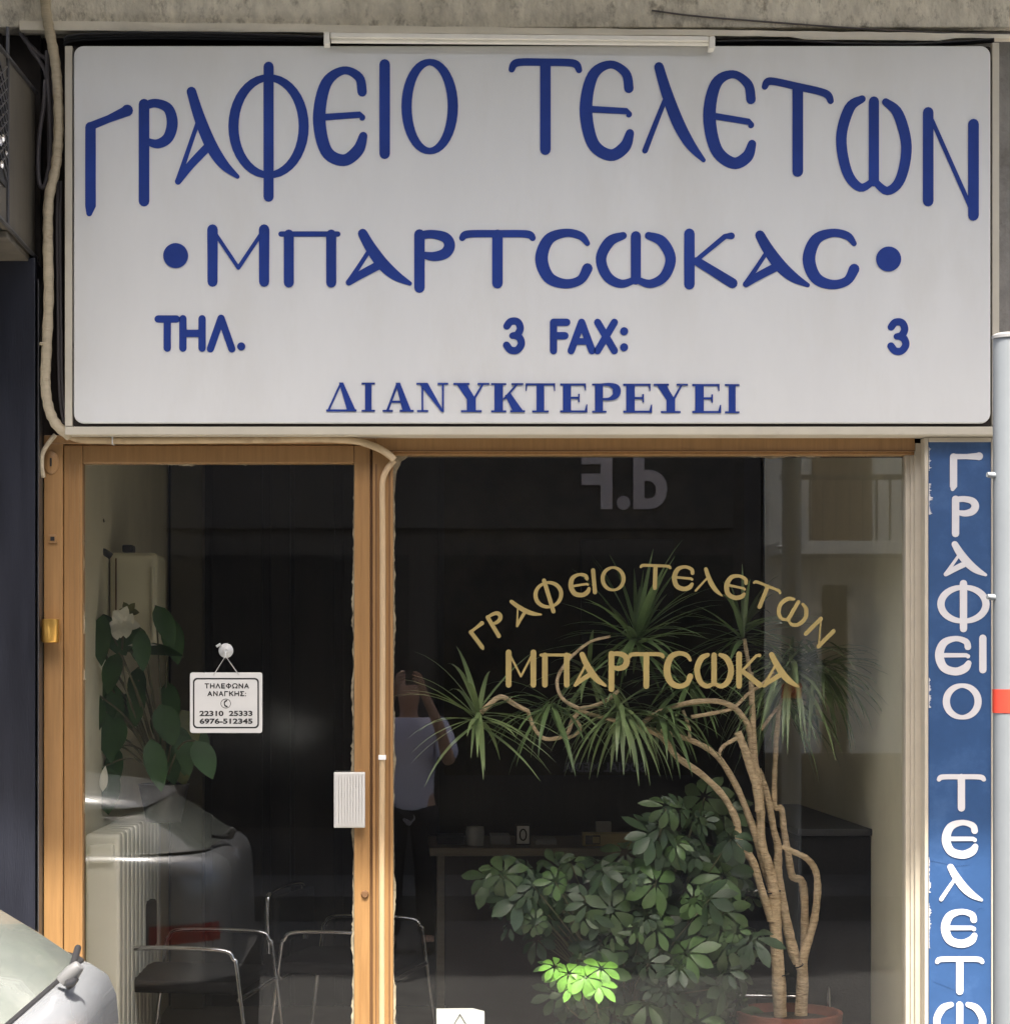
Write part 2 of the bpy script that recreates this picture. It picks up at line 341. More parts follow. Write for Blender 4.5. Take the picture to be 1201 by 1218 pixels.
def ribbon(mb, pts, yf, yb, closed=False):
    """pts = (x, z, width) in metres; an extruded stroke with round ends"""
    n = len(pts); L_, R_ = [], []
    for i in range(n):
        a = pts[(i - 1) % n] if (closed or i > 0) else pts[i]
        b = pts[(i + 1) % n] if (closed or i < n - 1) else pts[i]
        t = Vector((b[0] - a[0], b[1] - a[1])); t = t.normalized() if t.length > 1e-9 else Vector((1, 0))
        nn = Vector((-t.y, t.x)); h = pts[i][2] / 2
        L_.append((pts[i][0] + nn.x * h, pts[i][1] + nn.y * h)); R_.append((pts[i][0] - nn.x * h, pts[i][1] - nn.y * h))
    if closed:
        vs = [(x, yf, z) for x, z in L_] + [(x, yf, z) for x, z in R_] + [(x, yb, z) for x, z in L_] + [(x, yb, z) for x, z in R_]
        fs = []
        for i in range(n):
            j = (i + 1) % n
            fs += [(i, j, n + j, n + i), (i, 2 * n + i, 2 * n + j, j), (n + i, n + j, 3 * n + j, 3 * n + i)]
        mb.add(vs, fs); return
    capn = 6
    def cap(i, sgn):
        a = pts[i - 1] if sgn > 0 else pts[i + 1]
        t = Vector((pts[i][0] - a[0], pts[i][1] - a[1])).normalized(); nn = Vector((-t.y, t.x)); h = pts[i][2] / 2
        return [(pts[i][0] + (nn.x * math.cos(q) + t.x * math.sin(q)) * h, pts[i][1] + (nn.y * math.cos(q) + t.y * math.sin(q)) * h)
                for q in [math.pi * k / capn for k in range(1, capn)]]
    endc = cap(n - 1, 1); begc = cap(0, -1)
    outline = L_ + endc + R_[::-1] + begc
    m = len(outline)
    vs = [(x, yf, z) for x, z in outline] + [(x, yb, z) for x, z in outline]
    fs = [(i, i + m, (i + 1) % m + m, (i + 1) % m) for i in range(m)]
    for i in range(n - 1):       # quads between left and right
        ri = n + len(endc) + (n - 1 - i); rj = ri - 1
        fs.append((i, i + 1, rj, ri))
    fs.append(tuple([n - 1] + list(range(n, n + len(endc) + 1))))
    fs.append(tuple([n + len(endc) + n - 1] + list(range(n + len(endc) + n, m)) + [0]))
    mb.add(vs, fs)

def glyph(mb, ch, quad, weight, Y, th=.002):
    """quad = photograph pixels of the letter box: top-left, top-right, bottom-right, bottom-left"""
    (x0, y0), (x1, y1), (x2, y2), (x3, y3) = quad
    sc = S * (D + Y) / D
    for q, (kind, pts) in enumerate(G[ch]):
        pp = []
        for u, v, w in pts:
            px = (1 - u) * (1 - v) * x0 + u * (1 - v) * x1 + u * v * x2 + (1 - u) * v * x3
            py = (1 - u) * (1 - v) * y0 + u * (1 - v) * y1 + u * v * y2 + (1 - u) * v * y3
            c = P(px, py, Y); pp.append((c.x, c.z, w * weight * sc))
        if kind == 's': pp = catmull(pp, 6)
        if kind == 'c': pp = catmull(pp, 2, True)
        ribbon(mb, pp, Y - th - .0004 * q, Y + .0005, kind == 'c')
def rect(x0, y0, x1, y1): return [(x0, y0), (x1, y0), (x1, y1), (x0, y1)]
def rquad(cx, cy, w, h, deg):
    c, s_ = math.cos(R(deg)), math.sin(R(deg))
    return [(cx + u * c - v * s_, cy + u * s_ + v * c) for u, v in ((-w / 2, -h / 2), (w / 2, -h / 2), (w / 2, h / 2), (-w / 2, h / 2))]

def rc(x0, y0, x1, y1): return [(x0, y0), (x1, y0), (x1, y1), (x0, y1)]
SERIF = {
 'Δ': [[(.46, 0), (.53, 0), (.10, .97), (.03, .97)], [(.42, 0), (.56, 0), (.99, 1), (.70, 1)], rc(0, .93, 1, 1)],
 'Ι': [rc(.26, 0, .74, 1), rc(0, 0, 1, .06), rc(0, .94, 1, 1)],
 'Α': [[(.45, 0), (.53, 0), (.18, 1), (.10, 1)], [(.42, 0), (.56, 0), (.93, 1), (.65, 1)], rc(.25, .62, .72, .69), rc(0, .94, .33, 1), rc(.55, .94, 1, 1)],
 'Ν': [rc(.14, 0, .20, 1), rc(0, .94, .36, 1), rc(-.02, 0, .3, .06), [(.05, 0), (.34, 0), (.86, 1), (.78, 1)], rc(.80, 0, .86, 1), rc(.66, 0, 1, .06)],
 'Υ': [[(.05, 0), (.34, 0), (.63, .56), (.37, .56)], [(.82, 0), (.88, 0), (.61, .56), (.53, .56)], rc(.37, .52, .63, 1), rc(.2, .94, .8, 1), rc(-.02, 0, .44, .06), rc(.68, 0, 1.02, .06)],
 'Κ': [rc(.1, 0, .36, 1), rc(0, 0, .46, .06), rc(0, .94, .46, 1), [(.78, 0), (.86, 0), (.42, .56), (.34, .56)], [(.42, .42), (.58, .33), (1, 1), (.68, 1)], rc(.62, 0, .98, .06), rc(.58, .94, 1.03, 1)],
 'Τ': [rc(.37, 0, .63, 1), rc(0, 0, 1, .07), [(0, 0), (.06, 0), (.03, .26), (0, .26)], [(.94, 0), (1, 0), (1, .26), (.97, .26)], rc(.22, .94, .78, 1)],
 'Ε': [rc(.1, 0, .38, 1), rc(0, 0, .9, .07), rc(0, .93, .95, 1), rc(.3, .46, .68, .53), [(.82, 0), (.9, 0), (.9, .24), (.87, .24)], [(.95, .72), (.95, 1), (.84, 1), (.92, .72)], rc(.63, .36, .68, .64)],
 'Ρ': [rc(.1, 0, .38, 1), rc(0, 0, .5, .06), rc(0, .94, .5, 1)],
}
def serif_glyph(mb, ch, x0, x1, y0, y1, Y, th=.003):
    for q, poly in enumerate(SERIF[ch]):
        pts = [P(x0 + u * (x1 - x0), y0 + v * (y1 - y0), Y) for u, v in poly]
        mb.prism([(p.x, p.z) for p in pts], Y - th - .0003 * q, Y + .0005)
    if ch == 'Ρ':
        sc = S * (D + Y) / D; w = (x1 - x0) * sc
        arc = [(.36, .03, .07), (.6, .035, .12), (.82, .13, .24), (.86, .28, .28), (.80, .43, .22), (.6, .53, .11), (.36, .535, .07)]
        pp = []
        for u, v, ww in arc:
            c = P(x0 + u * (x1 - x0), y0 + v * (y1 - y0), Y); pp.append((c.x, c.z, ww * w))
        ribbon(mb, catmull(pp, 5), Y - th - .0013, Y + .0005)

def text_obj(name, body, m, parent, pos, size, width=None, rotz=0.0, depth=.001, align='CENTER'):
    cu = bpy.data.curves.new(name, 'FONT'); cu.body = body; cu.size = size; cu.extrude = depth; cu.align_x = align; cu.resolution_u = 4
    cu.offset = 0.032 * size
    t = bpy.data.objects.new(name, cu); COL.objects.link(t)
    bpy.context.view_layer.update()
    dg = bpy.context.evaluated_depsgraph_get()
    me = bpy.data.meshes.new_from_object(t.evaluated_get(dg))
    bpy.data.objects.remove(t); bpy.data.curves.remove(cu)
    me.name = name
    xs = [v.co.x for v in me.vertices]
    k = width / (max(xs) - min(xs)) if width else 1.0
    o0 = wloc(parent); rm = Matrix.Rotation(rotz, 3, 'Z')
    for v in me.vertices:
        c = rm @ Vector((v.co.x * k, -v.co.z, v.co.y)); v.co = c + Vector(pos) - o0
    me.materials.clear(); me.materials.append(m)
    o = bpy.data.objects.new(name, me); COL.objects.link(o); o.parent = parent
    return o

# ------------------------------------------------------------------ ground
PV, RD = -.12, -.29
def setting(name, m, label, *boxes):
    mb = MB()
    for b in boxes: mb.box(*b)
    return tag(mb.build(name, m), label, None, None, 'structure')
setting('road', M_asphalt, 'asphalt street in front of the shop', (-60, 60, -8.0, -1.0, RD - .2, RD))
setting('pavement', M_pave, 'narrow pavement along the shop front', (-60, 60, -.86, 3.5, PV - .3, PV))
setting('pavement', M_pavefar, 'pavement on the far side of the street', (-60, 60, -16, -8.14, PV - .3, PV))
setting('kerb', M_kerb, 'kerb along the shop pavement', (-60, 60, -1.0, -.86, PV - .35, PV + .004))
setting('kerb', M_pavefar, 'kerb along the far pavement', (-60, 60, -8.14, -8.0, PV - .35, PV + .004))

# ------------------------------------------------------------------ the shop building
shop = thing('shop_building', (0, 0, 0), 'small street level shop with bronze door and display window under an unseen shading balcony', 'building')
XL, XR, YB, ZCEIL = -1.33, 1.255, 2.75, 2.62
mb = MB()                                                  # wall behind the fascia sign and upper storey
mb.box(-1.385, 1.262, .07, .30, 2.115, 3.36)
mb.build('spandrel_wall', M_dark, shop)
mb = MB(); mb.box(-6, 8, .01, .4, 4.22, 9); mb.build('upper_wall', M_blpale, shop)
a = P(0, 38); mb = MB(); mb.box(-6, 8, -.03, .35, 3.355, 4.20)
mb.build('concrete_beam', M_concrete, shop, .004)
mb = MB(); mb.box(-6, 8, -1.53, -.0, 4.202, 4.37); mb.build('balcony_shade_slab', M_concrete, shop, .006)  # unseen slab; height and overhang set to shade the shop front
mb = MB()
for i in range(140): mb.tube([(-5.95 + i * .1, -1.49, 4.37), (-5.95 + i * .1, -1.49, 5.30)], .007, 5)
mb.box(-6, 8, -1.51, -1.465, 5.30, 5.34)
mb.build('balcony_railing', M_rail, shop)
# sloping cream trim strip under the concrete
mb = MB()
p0, p1 = P(24, 26, -.05), P(1215, 44, -.05); q0, q1 = P(24, 37, -.05), P(1215, 52, -.05)
n = 60; top = []; bot = []
for i in range(n + 1):
    t = i / n; px = 24 + (1215 - 24) * t
    top.append(P(px, 25.5 + 16 * t + rnd.uniform(-.5, .5), -.05)); bot.append(P(px, 36.5 + 10 * t + rnd.uniform(-.4, .4) + (3.5 if .78 < t < .93 else 0), -.05))
mb.prism([(p.x, p.z) for p in top] + [(p.x, p.z) for p in bot[::-1]], -.06, -.028)
mb.build('trim_strip', M_trim, shop)
mb = MB(); mb.box(1.2625, 2.1, .0, .35, PV - .1, 3.353); mb.build('stone_pier', M_stone, shop, .006)
mb = MB()                                                  # pocket beside the sign, left
mb.box(-1.50, -1.387, .04, .35, PV - .1, 3.353); mb.build('dark_jamb', M_dark, shop)
# interior shell
mb = MB(); mb.box(XL - .1, XL, .102, YB, PV, ZCEIL); l = mb.build('interior_wall', M_wallcream, shop)
mb = MB(); mb.box(XR, XR + .1, .352, YB, PV, ZCEIL); mb.box(XR, XR + .006, .102, .352, PV, ZCEIL); mb.build('interior_wall', M_wallcream, shop)
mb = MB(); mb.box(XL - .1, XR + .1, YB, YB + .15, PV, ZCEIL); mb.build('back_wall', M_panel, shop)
mb = MB(); mb.box(XL - .1, XR + .1, .302, YB + .15, ZCEIL, ZCEIL + .1); mb.build('ceiling', M_ceil, shop)
mb = MB(); mb.box(XL - .1, XR + .1, .1, YB + .15, -.14, 0); mb.build('floor', M_floorint, shop)
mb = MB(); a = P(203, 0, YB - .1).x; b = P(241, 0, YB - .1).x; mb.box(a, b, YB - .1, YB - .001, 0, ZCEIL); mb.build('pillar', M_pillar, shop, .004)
mb = MB()                                                  # panelled back wall: strips and frieze
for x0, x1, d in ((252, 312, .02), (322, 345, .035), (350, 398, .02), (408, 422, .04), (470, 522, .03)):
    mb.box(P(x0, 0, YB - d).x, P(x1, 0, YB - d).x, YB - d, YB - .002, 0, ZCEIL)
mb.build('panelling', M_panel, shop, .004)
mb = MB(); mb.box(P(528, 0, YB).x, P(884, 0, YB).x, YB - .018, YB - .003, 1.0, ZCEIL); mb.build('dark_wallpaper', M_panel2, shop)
mb = MB(); mb.box(P(690, 0, YB).x, P(800, 0, YB).x, YB - .035, YB - .019, 1.46, 2.02)
pf = mb.build('wall_picture', M_panel, shop, .004)
# sill wall under the display window
mb = MB(); mb.box(P(447, 0).x, 1.2615, .03, .1, PV, .2); mb.build('sill_wall', M_stone, shop)

# ---- bronze door
door_f = MB()
door_f.pbox(52, 74.5, 527, 1420, -.012, .06)               # jamb
door_f.pbox(52, 447, 517.5, 528, -.010, .06)               # head
door_f.pbox(76, 98, 529.5, 1412, .0, .05)                  # left stile
door_f.pbox(98.3, 421, 529.5, 551, .001, .05)              # top rail
door_f.pbox(421.3, 440, 529.5, 1412, .0, .05)              # right stile
door_f.pbox(98.3, 421, 1340, 1412, .001, .05)              # bottom rail
door = door_f.build('door', M_bronze, shop, .003)
mb = MB(); mb.pbox(74.7, 76, 529, 1412, .012, .05); mb.pbox(440.3, 443, 529, 1412, .012, .05); mb.build('groove', M_bronze_dk, door)
mb = MB()
for x in (81.5, 87.5, 93, 427.5): mb.pbox(x, x + 1.6, 552, 1410, -.0035, -.0002)
mb.build('bead', M_bronze, door)
mb = MB(); mb.box(P(98, 0, .03).x + .001, P(421.3, 0, .03).x - .001, .028, .033, P(0, 1340, .03).z, P(0, 551, .03).z); mb.build('pane', M_glass, door)
mb = MB(); mb.box(P(397, 0, -.03).x, P(434, 0, -.03).x, -.028, .0, P(0, 985, -.03).z, P(0, 919, -.03).z)
hp = mb.build('push_plate', M_plate, door, .003)
mb = MB()
for i in range(10):
    x = 400 + i * 3.45; mb.pbox(x, x + 2.1, 921, 983, -.0335, -.0278)
mb.build('plate_rib', M_plate, hp)
c = P(61, 550, -.013); mb = MB(); mb.lathe(c, [(.0, -.006), (.019, -.006), (.023, -.003), (.023, .002)], 20, 'Y')
for v in mb.v: v.z = c.z + (v.z - c.z) * 1.5
kh = mb.build('keyhole_plate', M_bronze, door, 0, True)
mb = MB(); mb.box(c.x - .0025, c.x + .0025, -.0225, -.018, c.z - .012, c.z + .012); mb.build('key_slot', M_black, kh)
c = P(63, 641, -.013); mb = MB(); mb.box(c.x - .012, c.x + .012, -.02, -.011, c.z - .012, c.z + .012)
lp = mb.build('latch_plate', M_bronze, door, .002)
mb = MB(); mb.box(c.x - .006, c.x + .006, -.022, -.0205, c.z - .006, c.z + .006); mb.build('latch_hole', M_black, lp)
c = P(60, 750, -.05)
mb = MB(); mb.lathe((c.x, c.y, c.z - .036), [(.0, 0), (.022, 0), (.026, .004), (.026, .068), (.023, .07), (.018, .066), (.0, .064)], 24)
mb.box(c.x - .012, c.x + .012, -.035, -.011, c.z - .02, c.z + .02)
mb.build('handle', M_brass, door, 0, True)
c = P(434, 1064, .0); mb = MB(); mb.lathe(c, [(.0, -.006), (.009, -.006), (.012, -.001), (.012, .002)], 16, 'Y'); mb.build('lock', M_bronze_dk, door, 0, True)
# ragged old paint along the glass edges
def walk(n):
    v = .3; out = []
    for _ in range(n):
        v = min(1, max(.03, v + rnd.uniform(-.22, .215))); out.append(v * v + (.35 if rnd.random() < .03 else 0))
    return out
def ragged_h(mb, x0, x1, y, h, Y):
    n = 140; xs = [x0 + (x1 - x0) * i / n for i in range(n + 1)]; w = walk(n + 1)
    pts = [P(x, y, Y) for x in xs] + [P(x, y + .5 + h * q, Y) for x, q in zip(xs[::-1], w[::-1])]
    mb.prism([(p.x, p.z) for p in pts], Y - .0012, Y + .0001)
def ragged_v(mb, x, y0, y1, w_, Y):
    n = 240; ys = [y0 + (y1 - y0) * i / n for i in range(n + 1)]; w = walk(n + 1)
    pts = [P(x, y, Y) for y in ys] + [P(x + w_ * (.1 + q), y, Y) for y, q in zip(ys[::-1], w[::-1])]
    mb.prism([(p.x, p.z) for p in pts], Y - .0012, Y + .0001)
mb = MB(); ragged_h(mb, 98.5, 421, 550.5, 5, .0275); ragged_v(mb, 421, 552, 1240, -3.2, .0275); ragged_v(mb, 98, 552, 1240, 3.0, .0275)
mb.build('paint_smear', M_peel, door)

# ---- display window
mb = MB()
mb.pbox(443.2, 467.5, 528, 1420, -.006, .06)               # mullion
mb.pbox(447.2, 1088, 519, 537, -.010, .06)                 # head
mb.pbox(467.7, 1088, 537.3, 541, .006, .06)
mb.pbox(467.7, 1088, 1330, 1352, -.002, .06)               # bottom rail
win = mb.build('display_window', M_bronze, shop, .003)
mb = MB(); mb.pbox(1088.3, 1100.5, 527, 1352, -.006, .06); mb.pbox(1077, 1088, 541.3, 1329.8, .018, .06); mb.pbox(1083, 1088, 541.3, 1329.8, .008, .0178)
mb.build('cream_jamb', M_creamframe, win, .002)
mb = MB(); mb.pbox(446.5, 448, 552, 1415, -.0085, -.0062); mb.pbox(462.5, 464, 552, 1415, -.0085, -.0062); mb.pbox(447.2, 1087.8, 535.4, 536.8, -.0125, -.0102)
mb.build('bead', M_bronze_dk, win)
GY = .040
mb = MB(); mb.box(P(467.5, 0, GY).x + .0005, P(1077, 0, GY).x, GY, GY + .006, P(0, 1330, GY).z, P(0, 541, GY).z); mb.build('pane', M_glass, win)
mb = MB(); ragged_h(mb, 480, 1076, 541, 4.0, GY - .0004); ragged_v(mb, 468, 548, 1240, 2.6, GY - .0004)
xs = [(468, 541), (500, 541), (493, 542.5), (486, 542), (482, 546), (477, 549), (476, 553), (472, 560), (471, 566), (469.5, 585), (468, 600)]
mb.prism([(P(x, y, GY).x, P(x, y, GY).z) for x, y in xs], GY - .002, GY - .0003)
mb.build('paint_smear', M_peel, win)
mb = MB(); GW = 4.9
for ch, cx, cy, w, h, d in (('Γ', 573, 757, 20, 27, -37), ('Ρ', 592, 742, 19, 28, -31), ('Α', 622, 725, 34, 32, -27), ('Φ', 652.5, 709, 35, 40, -17),
                            ('Ε', 689, 696, 25, 27, -9), ('Ι', 706.3, 691.5, 6, 28, -5), ('Ο', 729, 688.5, 29, 29, -3), ('Τ', 779, 686, 38, 28, 2),
                            ('Ε', 812.5, 687.5, 26, 29, 5), ('Λ', 845, 692, 34, 30, 10), ('Ε', 875, 698, 27, 29, 12), ('Τ', 908, 709.5, 36, 28, 22),
                            ('Ω', 942.5, 727.5, 38, 30, 30), ('Ν', 974.5, 752.5, 27, 27, 45)):
    glyph(mb, ch, rquad(cx, cy, w, h, d), GW, GY - .0005, .0012)
lt = mb.build('lettering', M_gold, win); lt['label'] = 'arched gold words on the glass'
mb = MB()
for ch, x0, x1, y0, y1 in (('Μ', 602, 637, 775, 816), ('Π', 642, 679, 776, 816), ('Α', 682, 721, 777, 817), ('Ρ', 723, 748, 776, 821), ('Τ', 747, 790, 777, 817),
                          ('C', 790, 823, 776, 818), ('Ω', 826, 872, 777, 818), ('Κ', 875, 906, 777, 817), ('Α', 906, 950, 777, 818)):
    glyph(mb, ch, rect(x0, y0, x1, y1), 7.0, GY - .0005, .0012)
lt = mb.build('lettering', M_gold, win); lt['label'] = 'larger straight gold name on the glass'

# ------------------------------------------------------------------ fascia sign
SY = -.10
fs = thing('fascia_sign', (0, -.05, 2.72), 'large grey white shop sign with dark blue Greek lettering above the door and window', 'sign')
def round_rect(px0, px1, py0, py1, r, Y, n=6):
    out = []
    for cx, cy, a0 in ((px1 - r, py0 + r, -90), (px1 - r, py1 - r, 0), (px0 + r, py1 - r, 90), (px0 + r, py0 + r, 180)):
        for k in range(n + 1):
            a_ = R(a0 + 90 * k / n); p = P(cx + r * math.cos(a_), cy + r * math.sin(a_), Y); out.append((p.x, p.z))
    return out
mb = MB()
mb.pbox(77, 86, 54, 507, SY + .004, .0); mb.pbox(1180, 1188.5, 50, 506, SY + .004, .0)
mb.pbox(77, 1188.5, 507.3, 517, SY + .002, .0)
mb.build('frame', M_signframe, fs, .003)
mb = MB(); mb.prism(round_rect(86.6, 1179.4, 53.3, 506.8, 2, SY), SY + .014, SY + .03); mb.build('backing', M_dark, fs)
mb = MB(); mb.prism(round_rect(87.5, 1178, 54, 503.5, 12, SY), SY, SY + .0135)
pn = mb.build('panel', M_sign, fs, .005, True, 3)
LY = SY - .0003
mb = MB(); W1 = 12.5
big = [('Γ', [(101, 147), (153, 126), (153, 239), (101, 259)]), ('Ρ', [(164, 119), (210, 117), (210, 242), (164, 243)]),
       ('Α', [(208, 104), (284, 104), (284, 213), (208, 222)]), ('Φ', [(272, 76), (367, 76), (367, 237), (272, 237)]),
       ('Ε', [(374, 81), (437, 77), (437, 194), (374, 199)]), ('Ι', [(451, 73), (464, 73), (464, 186), (451, 186)]),
       ('Ο', [(479, 69), (543, 69), (543, 184), (479, 184)]), ('Τ', [(605, 70), (692, 71), (692, 180), (605, 180)]),
       ('Ε', [(691, 70), (754, 73), (754, 192), (691, 188)]), ('Λ', [(764, 73), (839, 80), (838, 194), (764, 184)]),
       ('Ε', [(838, 79), (899, 87), (899, 205), (838, 193)]), ('Τ', [(906, 90), (991, 109), (991, 214), (906, 198)]),
       ('Ω', [(995, 108), (1083, 119), (1083, 235), (995, 224)]), ('Ν', [(1096, 128), (1165, 146), (1165, 262), (1096, 240)])]
for ch, q in big: glyph(mb, ch, q, W1 if ch != 'Φ' else 12, LY)
mb.build('lettering', M_blue, fs)['label'] = 'arched top line of tall blue letters'
mb = MB()
for ch, x0, x1, y0, y1 in (('Μ', 247, 320, 271, 337), ('Π', 332, 404, 273, 338), ('Α', 411, 489, 275, 339), ('Ρ', 491, 540, 276, 344), ('Τ', 546, 637, 276, 338),
                          ('C', 638, 703, 275, 340), ('Ω', 709, 803, 277, 340), ('Κ', 812, 876, 276, 340), ('Α', 883, 962, 277, 341), ('C', 956, 1020, 275, 341)):
    glyph(mb, ch, rect(x0, y0, x1, y1), 12.5, LY)
for cx, cy in ((209, 304), (1056.5, 308)):
    pts = [P(cx + 14.8 * math.cos(k * math.pi / 16), cy + 14.8 * math.sin(k * math.pi / 16), LY) for k in range(32)]
    mb.prism([(p.x, p.z) for p in pts], LY - .003, LY)
mb.build('lettering', M_blue, fs)['label'] = 'second line of blue letters between two dots'
mb = MB()
for ch, x0, x1, y0, y1 in (('tT', 186, 212, 377, 416), ('tH', 214, 244, 377, 416), ('tL', 247, 279, 376, 417), ('t3', 601, 622, 380, 419), ('tF', 655, 676, 381, 419), ('tA', 676, 707, 381, 419),
                          ('tX', 708, 733, 381, 419), ('t3', 1058, 1079, 381, 420)):
    glyph(mb, ch, rect(x0, y0, x1, y1), 8.6, LY)
for cx, cy in ((287, 412), (742, 413), (742, 394)):
    pts = [P(cx + 4.8 * math.cos(k * math.pi / 8), cy + 4.8 * math.sin(k * math.pi / 8), LY) for k in range(16)]
    mb.prism([(p.x, p.z) for p in pts], LY - .003, LY)
mb.build('lettering', M_blue, fs)['label'] = 'telephone and fax line, its numbers missing'
mb = MB()
for ch, x0, x1 in (('Δ', 388, 424), ('Ι', 430, 446), ('Α', 455, 492), ('Ν', 496, 533), ('Υ', 540, 581), ('Κ', 584, 623), ('Τ', 625, 660), ('Ε', 666, 700),
                   ('Ρ', 704, 738), ('Ε', 741, 777), ('Υ', 778, 817), ('Ε', 823, 859), ('Ι', 862, 879)):
    t = (x0 - 388) / 490; serif_glyph(mb, ch, x0, x1, 455 + t * 2, 489.5 + t * 2, LY)
mb.build('lettering', M_blue, fs)['label'] = 'bottom line of bold serif capitals'

# ------------------------------------------------------------------ blue vertical sign
VY = -.05
vs_ = thing('vertical_sign', (1.35, -.02, 1.2), 'narrow upright blue sign with white Greek letters right of the window', 'sign')
mb = MB(); a = P(1099, 520, VY); b = P(1180.5, 1420, VY)
mb.pbox(1099.5, 1104, 520, 1420, VY, .0); mb.pbox(1179, 1183, 520, 1420, VY, .0); mb.pbox(1104.2, 1178.8, 520, 525.5, VY, .0)
mb.build('frame', M_creamframe, vs_, .002)
mb = MB(); mb.pbox(1104.2, 1178.8, 525.7, 1420, VY + .006, -.001); mb.build('panel', M_bluepanel, vs_, .001)
mb = MB(); YY = VY + .0058
for ch, x0, x1, y0, y1 in (('Γ', 1129, 1165, 541, 583), ('Ρ', 1131, 1163, 592, 636), ('Α', 1122, 1173, 646, 685), ('Φ', 1115, 1176, 693, 749), ('Ε', 1113, 1155, 758, 801), ('Ι', 1163, 1174, 758, 798),
                          ('Ο', 1122, 1166, 814, 855), ('Τ', 1114, 1172, 923, 962), ('Ε', 1121, 1163, 977, 1019), ('Λ', 1117, 1168, 1030, 1072), ('Ε', 1120, 1162, 1083, 1125), ('Τ', 1112, 1170, 1140, 1180),
                          ('Ω', 1110, 1172, 1193, 1237), ('Ν', 1116, 1168, 1250, 1292)):
    glyph(mb, ch, rect(x0, y0, x1, y1), 8.6, YY, .002)
mb.build('lettering', M_whiteletter, vs_)
for y0, y1, w_ in ((532, 560, 3), (575, 612, 4.5), (806, 842, 2.5), (1020, 1062, 2.5), (1075, 1128, 4)):
    mb = MB(); ragged_v(mb, 1104.4, y0, y1, w_, VY + .0057); mb.build('chipped_edge', M_whiteletter, vs_)
for pts in ([(1106, 1024), (1122, 1027), (1136, 1030), (1152, 1029)], [(1110, 1168), (1128, 1175), (1141, 1180)], [(1158, 1088), (1166, 1080), (1172, 1084)]):
    mb = MB(); q = [P(x, y, VY + .0055) for x, y in pts]; ribbon(mb, catmull([(p.x, p.z, .0012) for p in q], 4), VY + .0053, VY + .0061); mb.build('scratch', M_bluepanel, vs_)

# ------------------------------------------------------------------ tube light, pipes, cables
tl = thing('tube_light', (.1, -.12, 3.33), 'slim white tube light fixed along the top of the big sign', 'light')
def slat(mb, x0, x1, y0a, y0b, h, yf, yb):
    a, b = P(x0, y0a, yf), P(x1, y0b, yf); c_ = P(x1, y0b + h, yf); d_ = P(x0, y0a + h, yf)
    mb.prism([(a.x, a.z), (b.x, b.z), (c_.x, c_.z), (d_.x, d_.z)], yf, yb)
mb = MB(); slat(mb, 393, 843, 38.2, 42.6, 5.5, -.15, -.11); mb.build('housing', M_tube, tl, .002)
a, b = P(394, 47.6, -.13), P(842, 51, -.13); mb = MB(); mb.tube([a, b], .0085, 12); mb.build('tube', M_tube, tl, 0, True)
for x, y in ((385, 37.5), (843.5, 42.5)):
    mb = MB(); mb.pbox(x, x + 7, y, y + 14, -.152, -.108); mb.build('end_cap', M_tube, tl, .002)

cd = thing('cable_conduit', (-1.36, -.04, 2.2), 'thick beige conduit running down beside the sign and along the door head to the mullion', 'conduit')
path = [(53, -20), (55, 14), (60, 42), (66, 75), (69, 115), (69.5, 160), (66, 200), (58, 238), (57, 290), (58, 350), (55.5, 415), (54, 455), (58, 485), (68, 506), (84, 519)]
pts = smooth3([P(x, y, -.075) for x, y in path], 7)
mb = MB(); rr = [.0150 + .0010 * math.sin(i * 1.9) + rnd.uniform(-.0006, .0006) for i in range(len(pts))]
mb.tube(pts, rr, 14); mb.build('pipe', M_conduit, cd, 0, True)
path = [(82, 518.5), (100, 523), (150, 524), (220, 523.5), (300, 523), (380, 522), (420, 524), (445, 531), (460, 539), (469, 547)]
pts = smooth3([P(x, y, -.035) for x, y in path], 7)
mb = MB(); mb.tube(pts, [.0105 + rnd.uniform(-.0004, .0004) for _ in pts], 12); mb.build('pipe', M_pipe2, cd, 0, True)
path = [(469, 547.5), (461, 557), (455.5, 570), (454.5, 590), (455, 640), (455, 800), (454, 1000), (454, 1200), (454, 1400)]
pts = smooth3([P(x, y, -.0175) for x, y in path], 6)
mb = MB(); mb.tube(pts, .0088, 12); mb.build('pipe', M_pipe, cd, 0, True)
path = [(66, 517), (57, 528), (50.5, 540), (49.5, 556), (51.5, 568)]
pts = smooth3([P(x, y, -.045) for x, y in path], 6)
mb = MB(); mb.tube(pts, .007, 10); mb.build('pipe', M_conduit, cd, 0, True)
mb = MB(); c = P(454.5, 901, -.017); mb.box(c.x - .011, c.x + .011, -.032, -.0065, c.z - .007, c.z + .007); mb.build('clip', M_white, cd, .002)
for x, y in ((134, 520),): 
    c = P(x, y, -.04); mb = MB(); mb.box(c.x - .002, c.x + .002, -.049, -.014, c.z - .022, c.z + .016); mb.build('clip', M_white, cd, .001)
c = P(54, 409, -.075); mb = MB(); mb.lathe(c, [(.0162, -.004), (.0178, -.002), (.0178, .002), (.0162, .004)], 16); mb.build('clip', M_conduit, cd, 0, True)

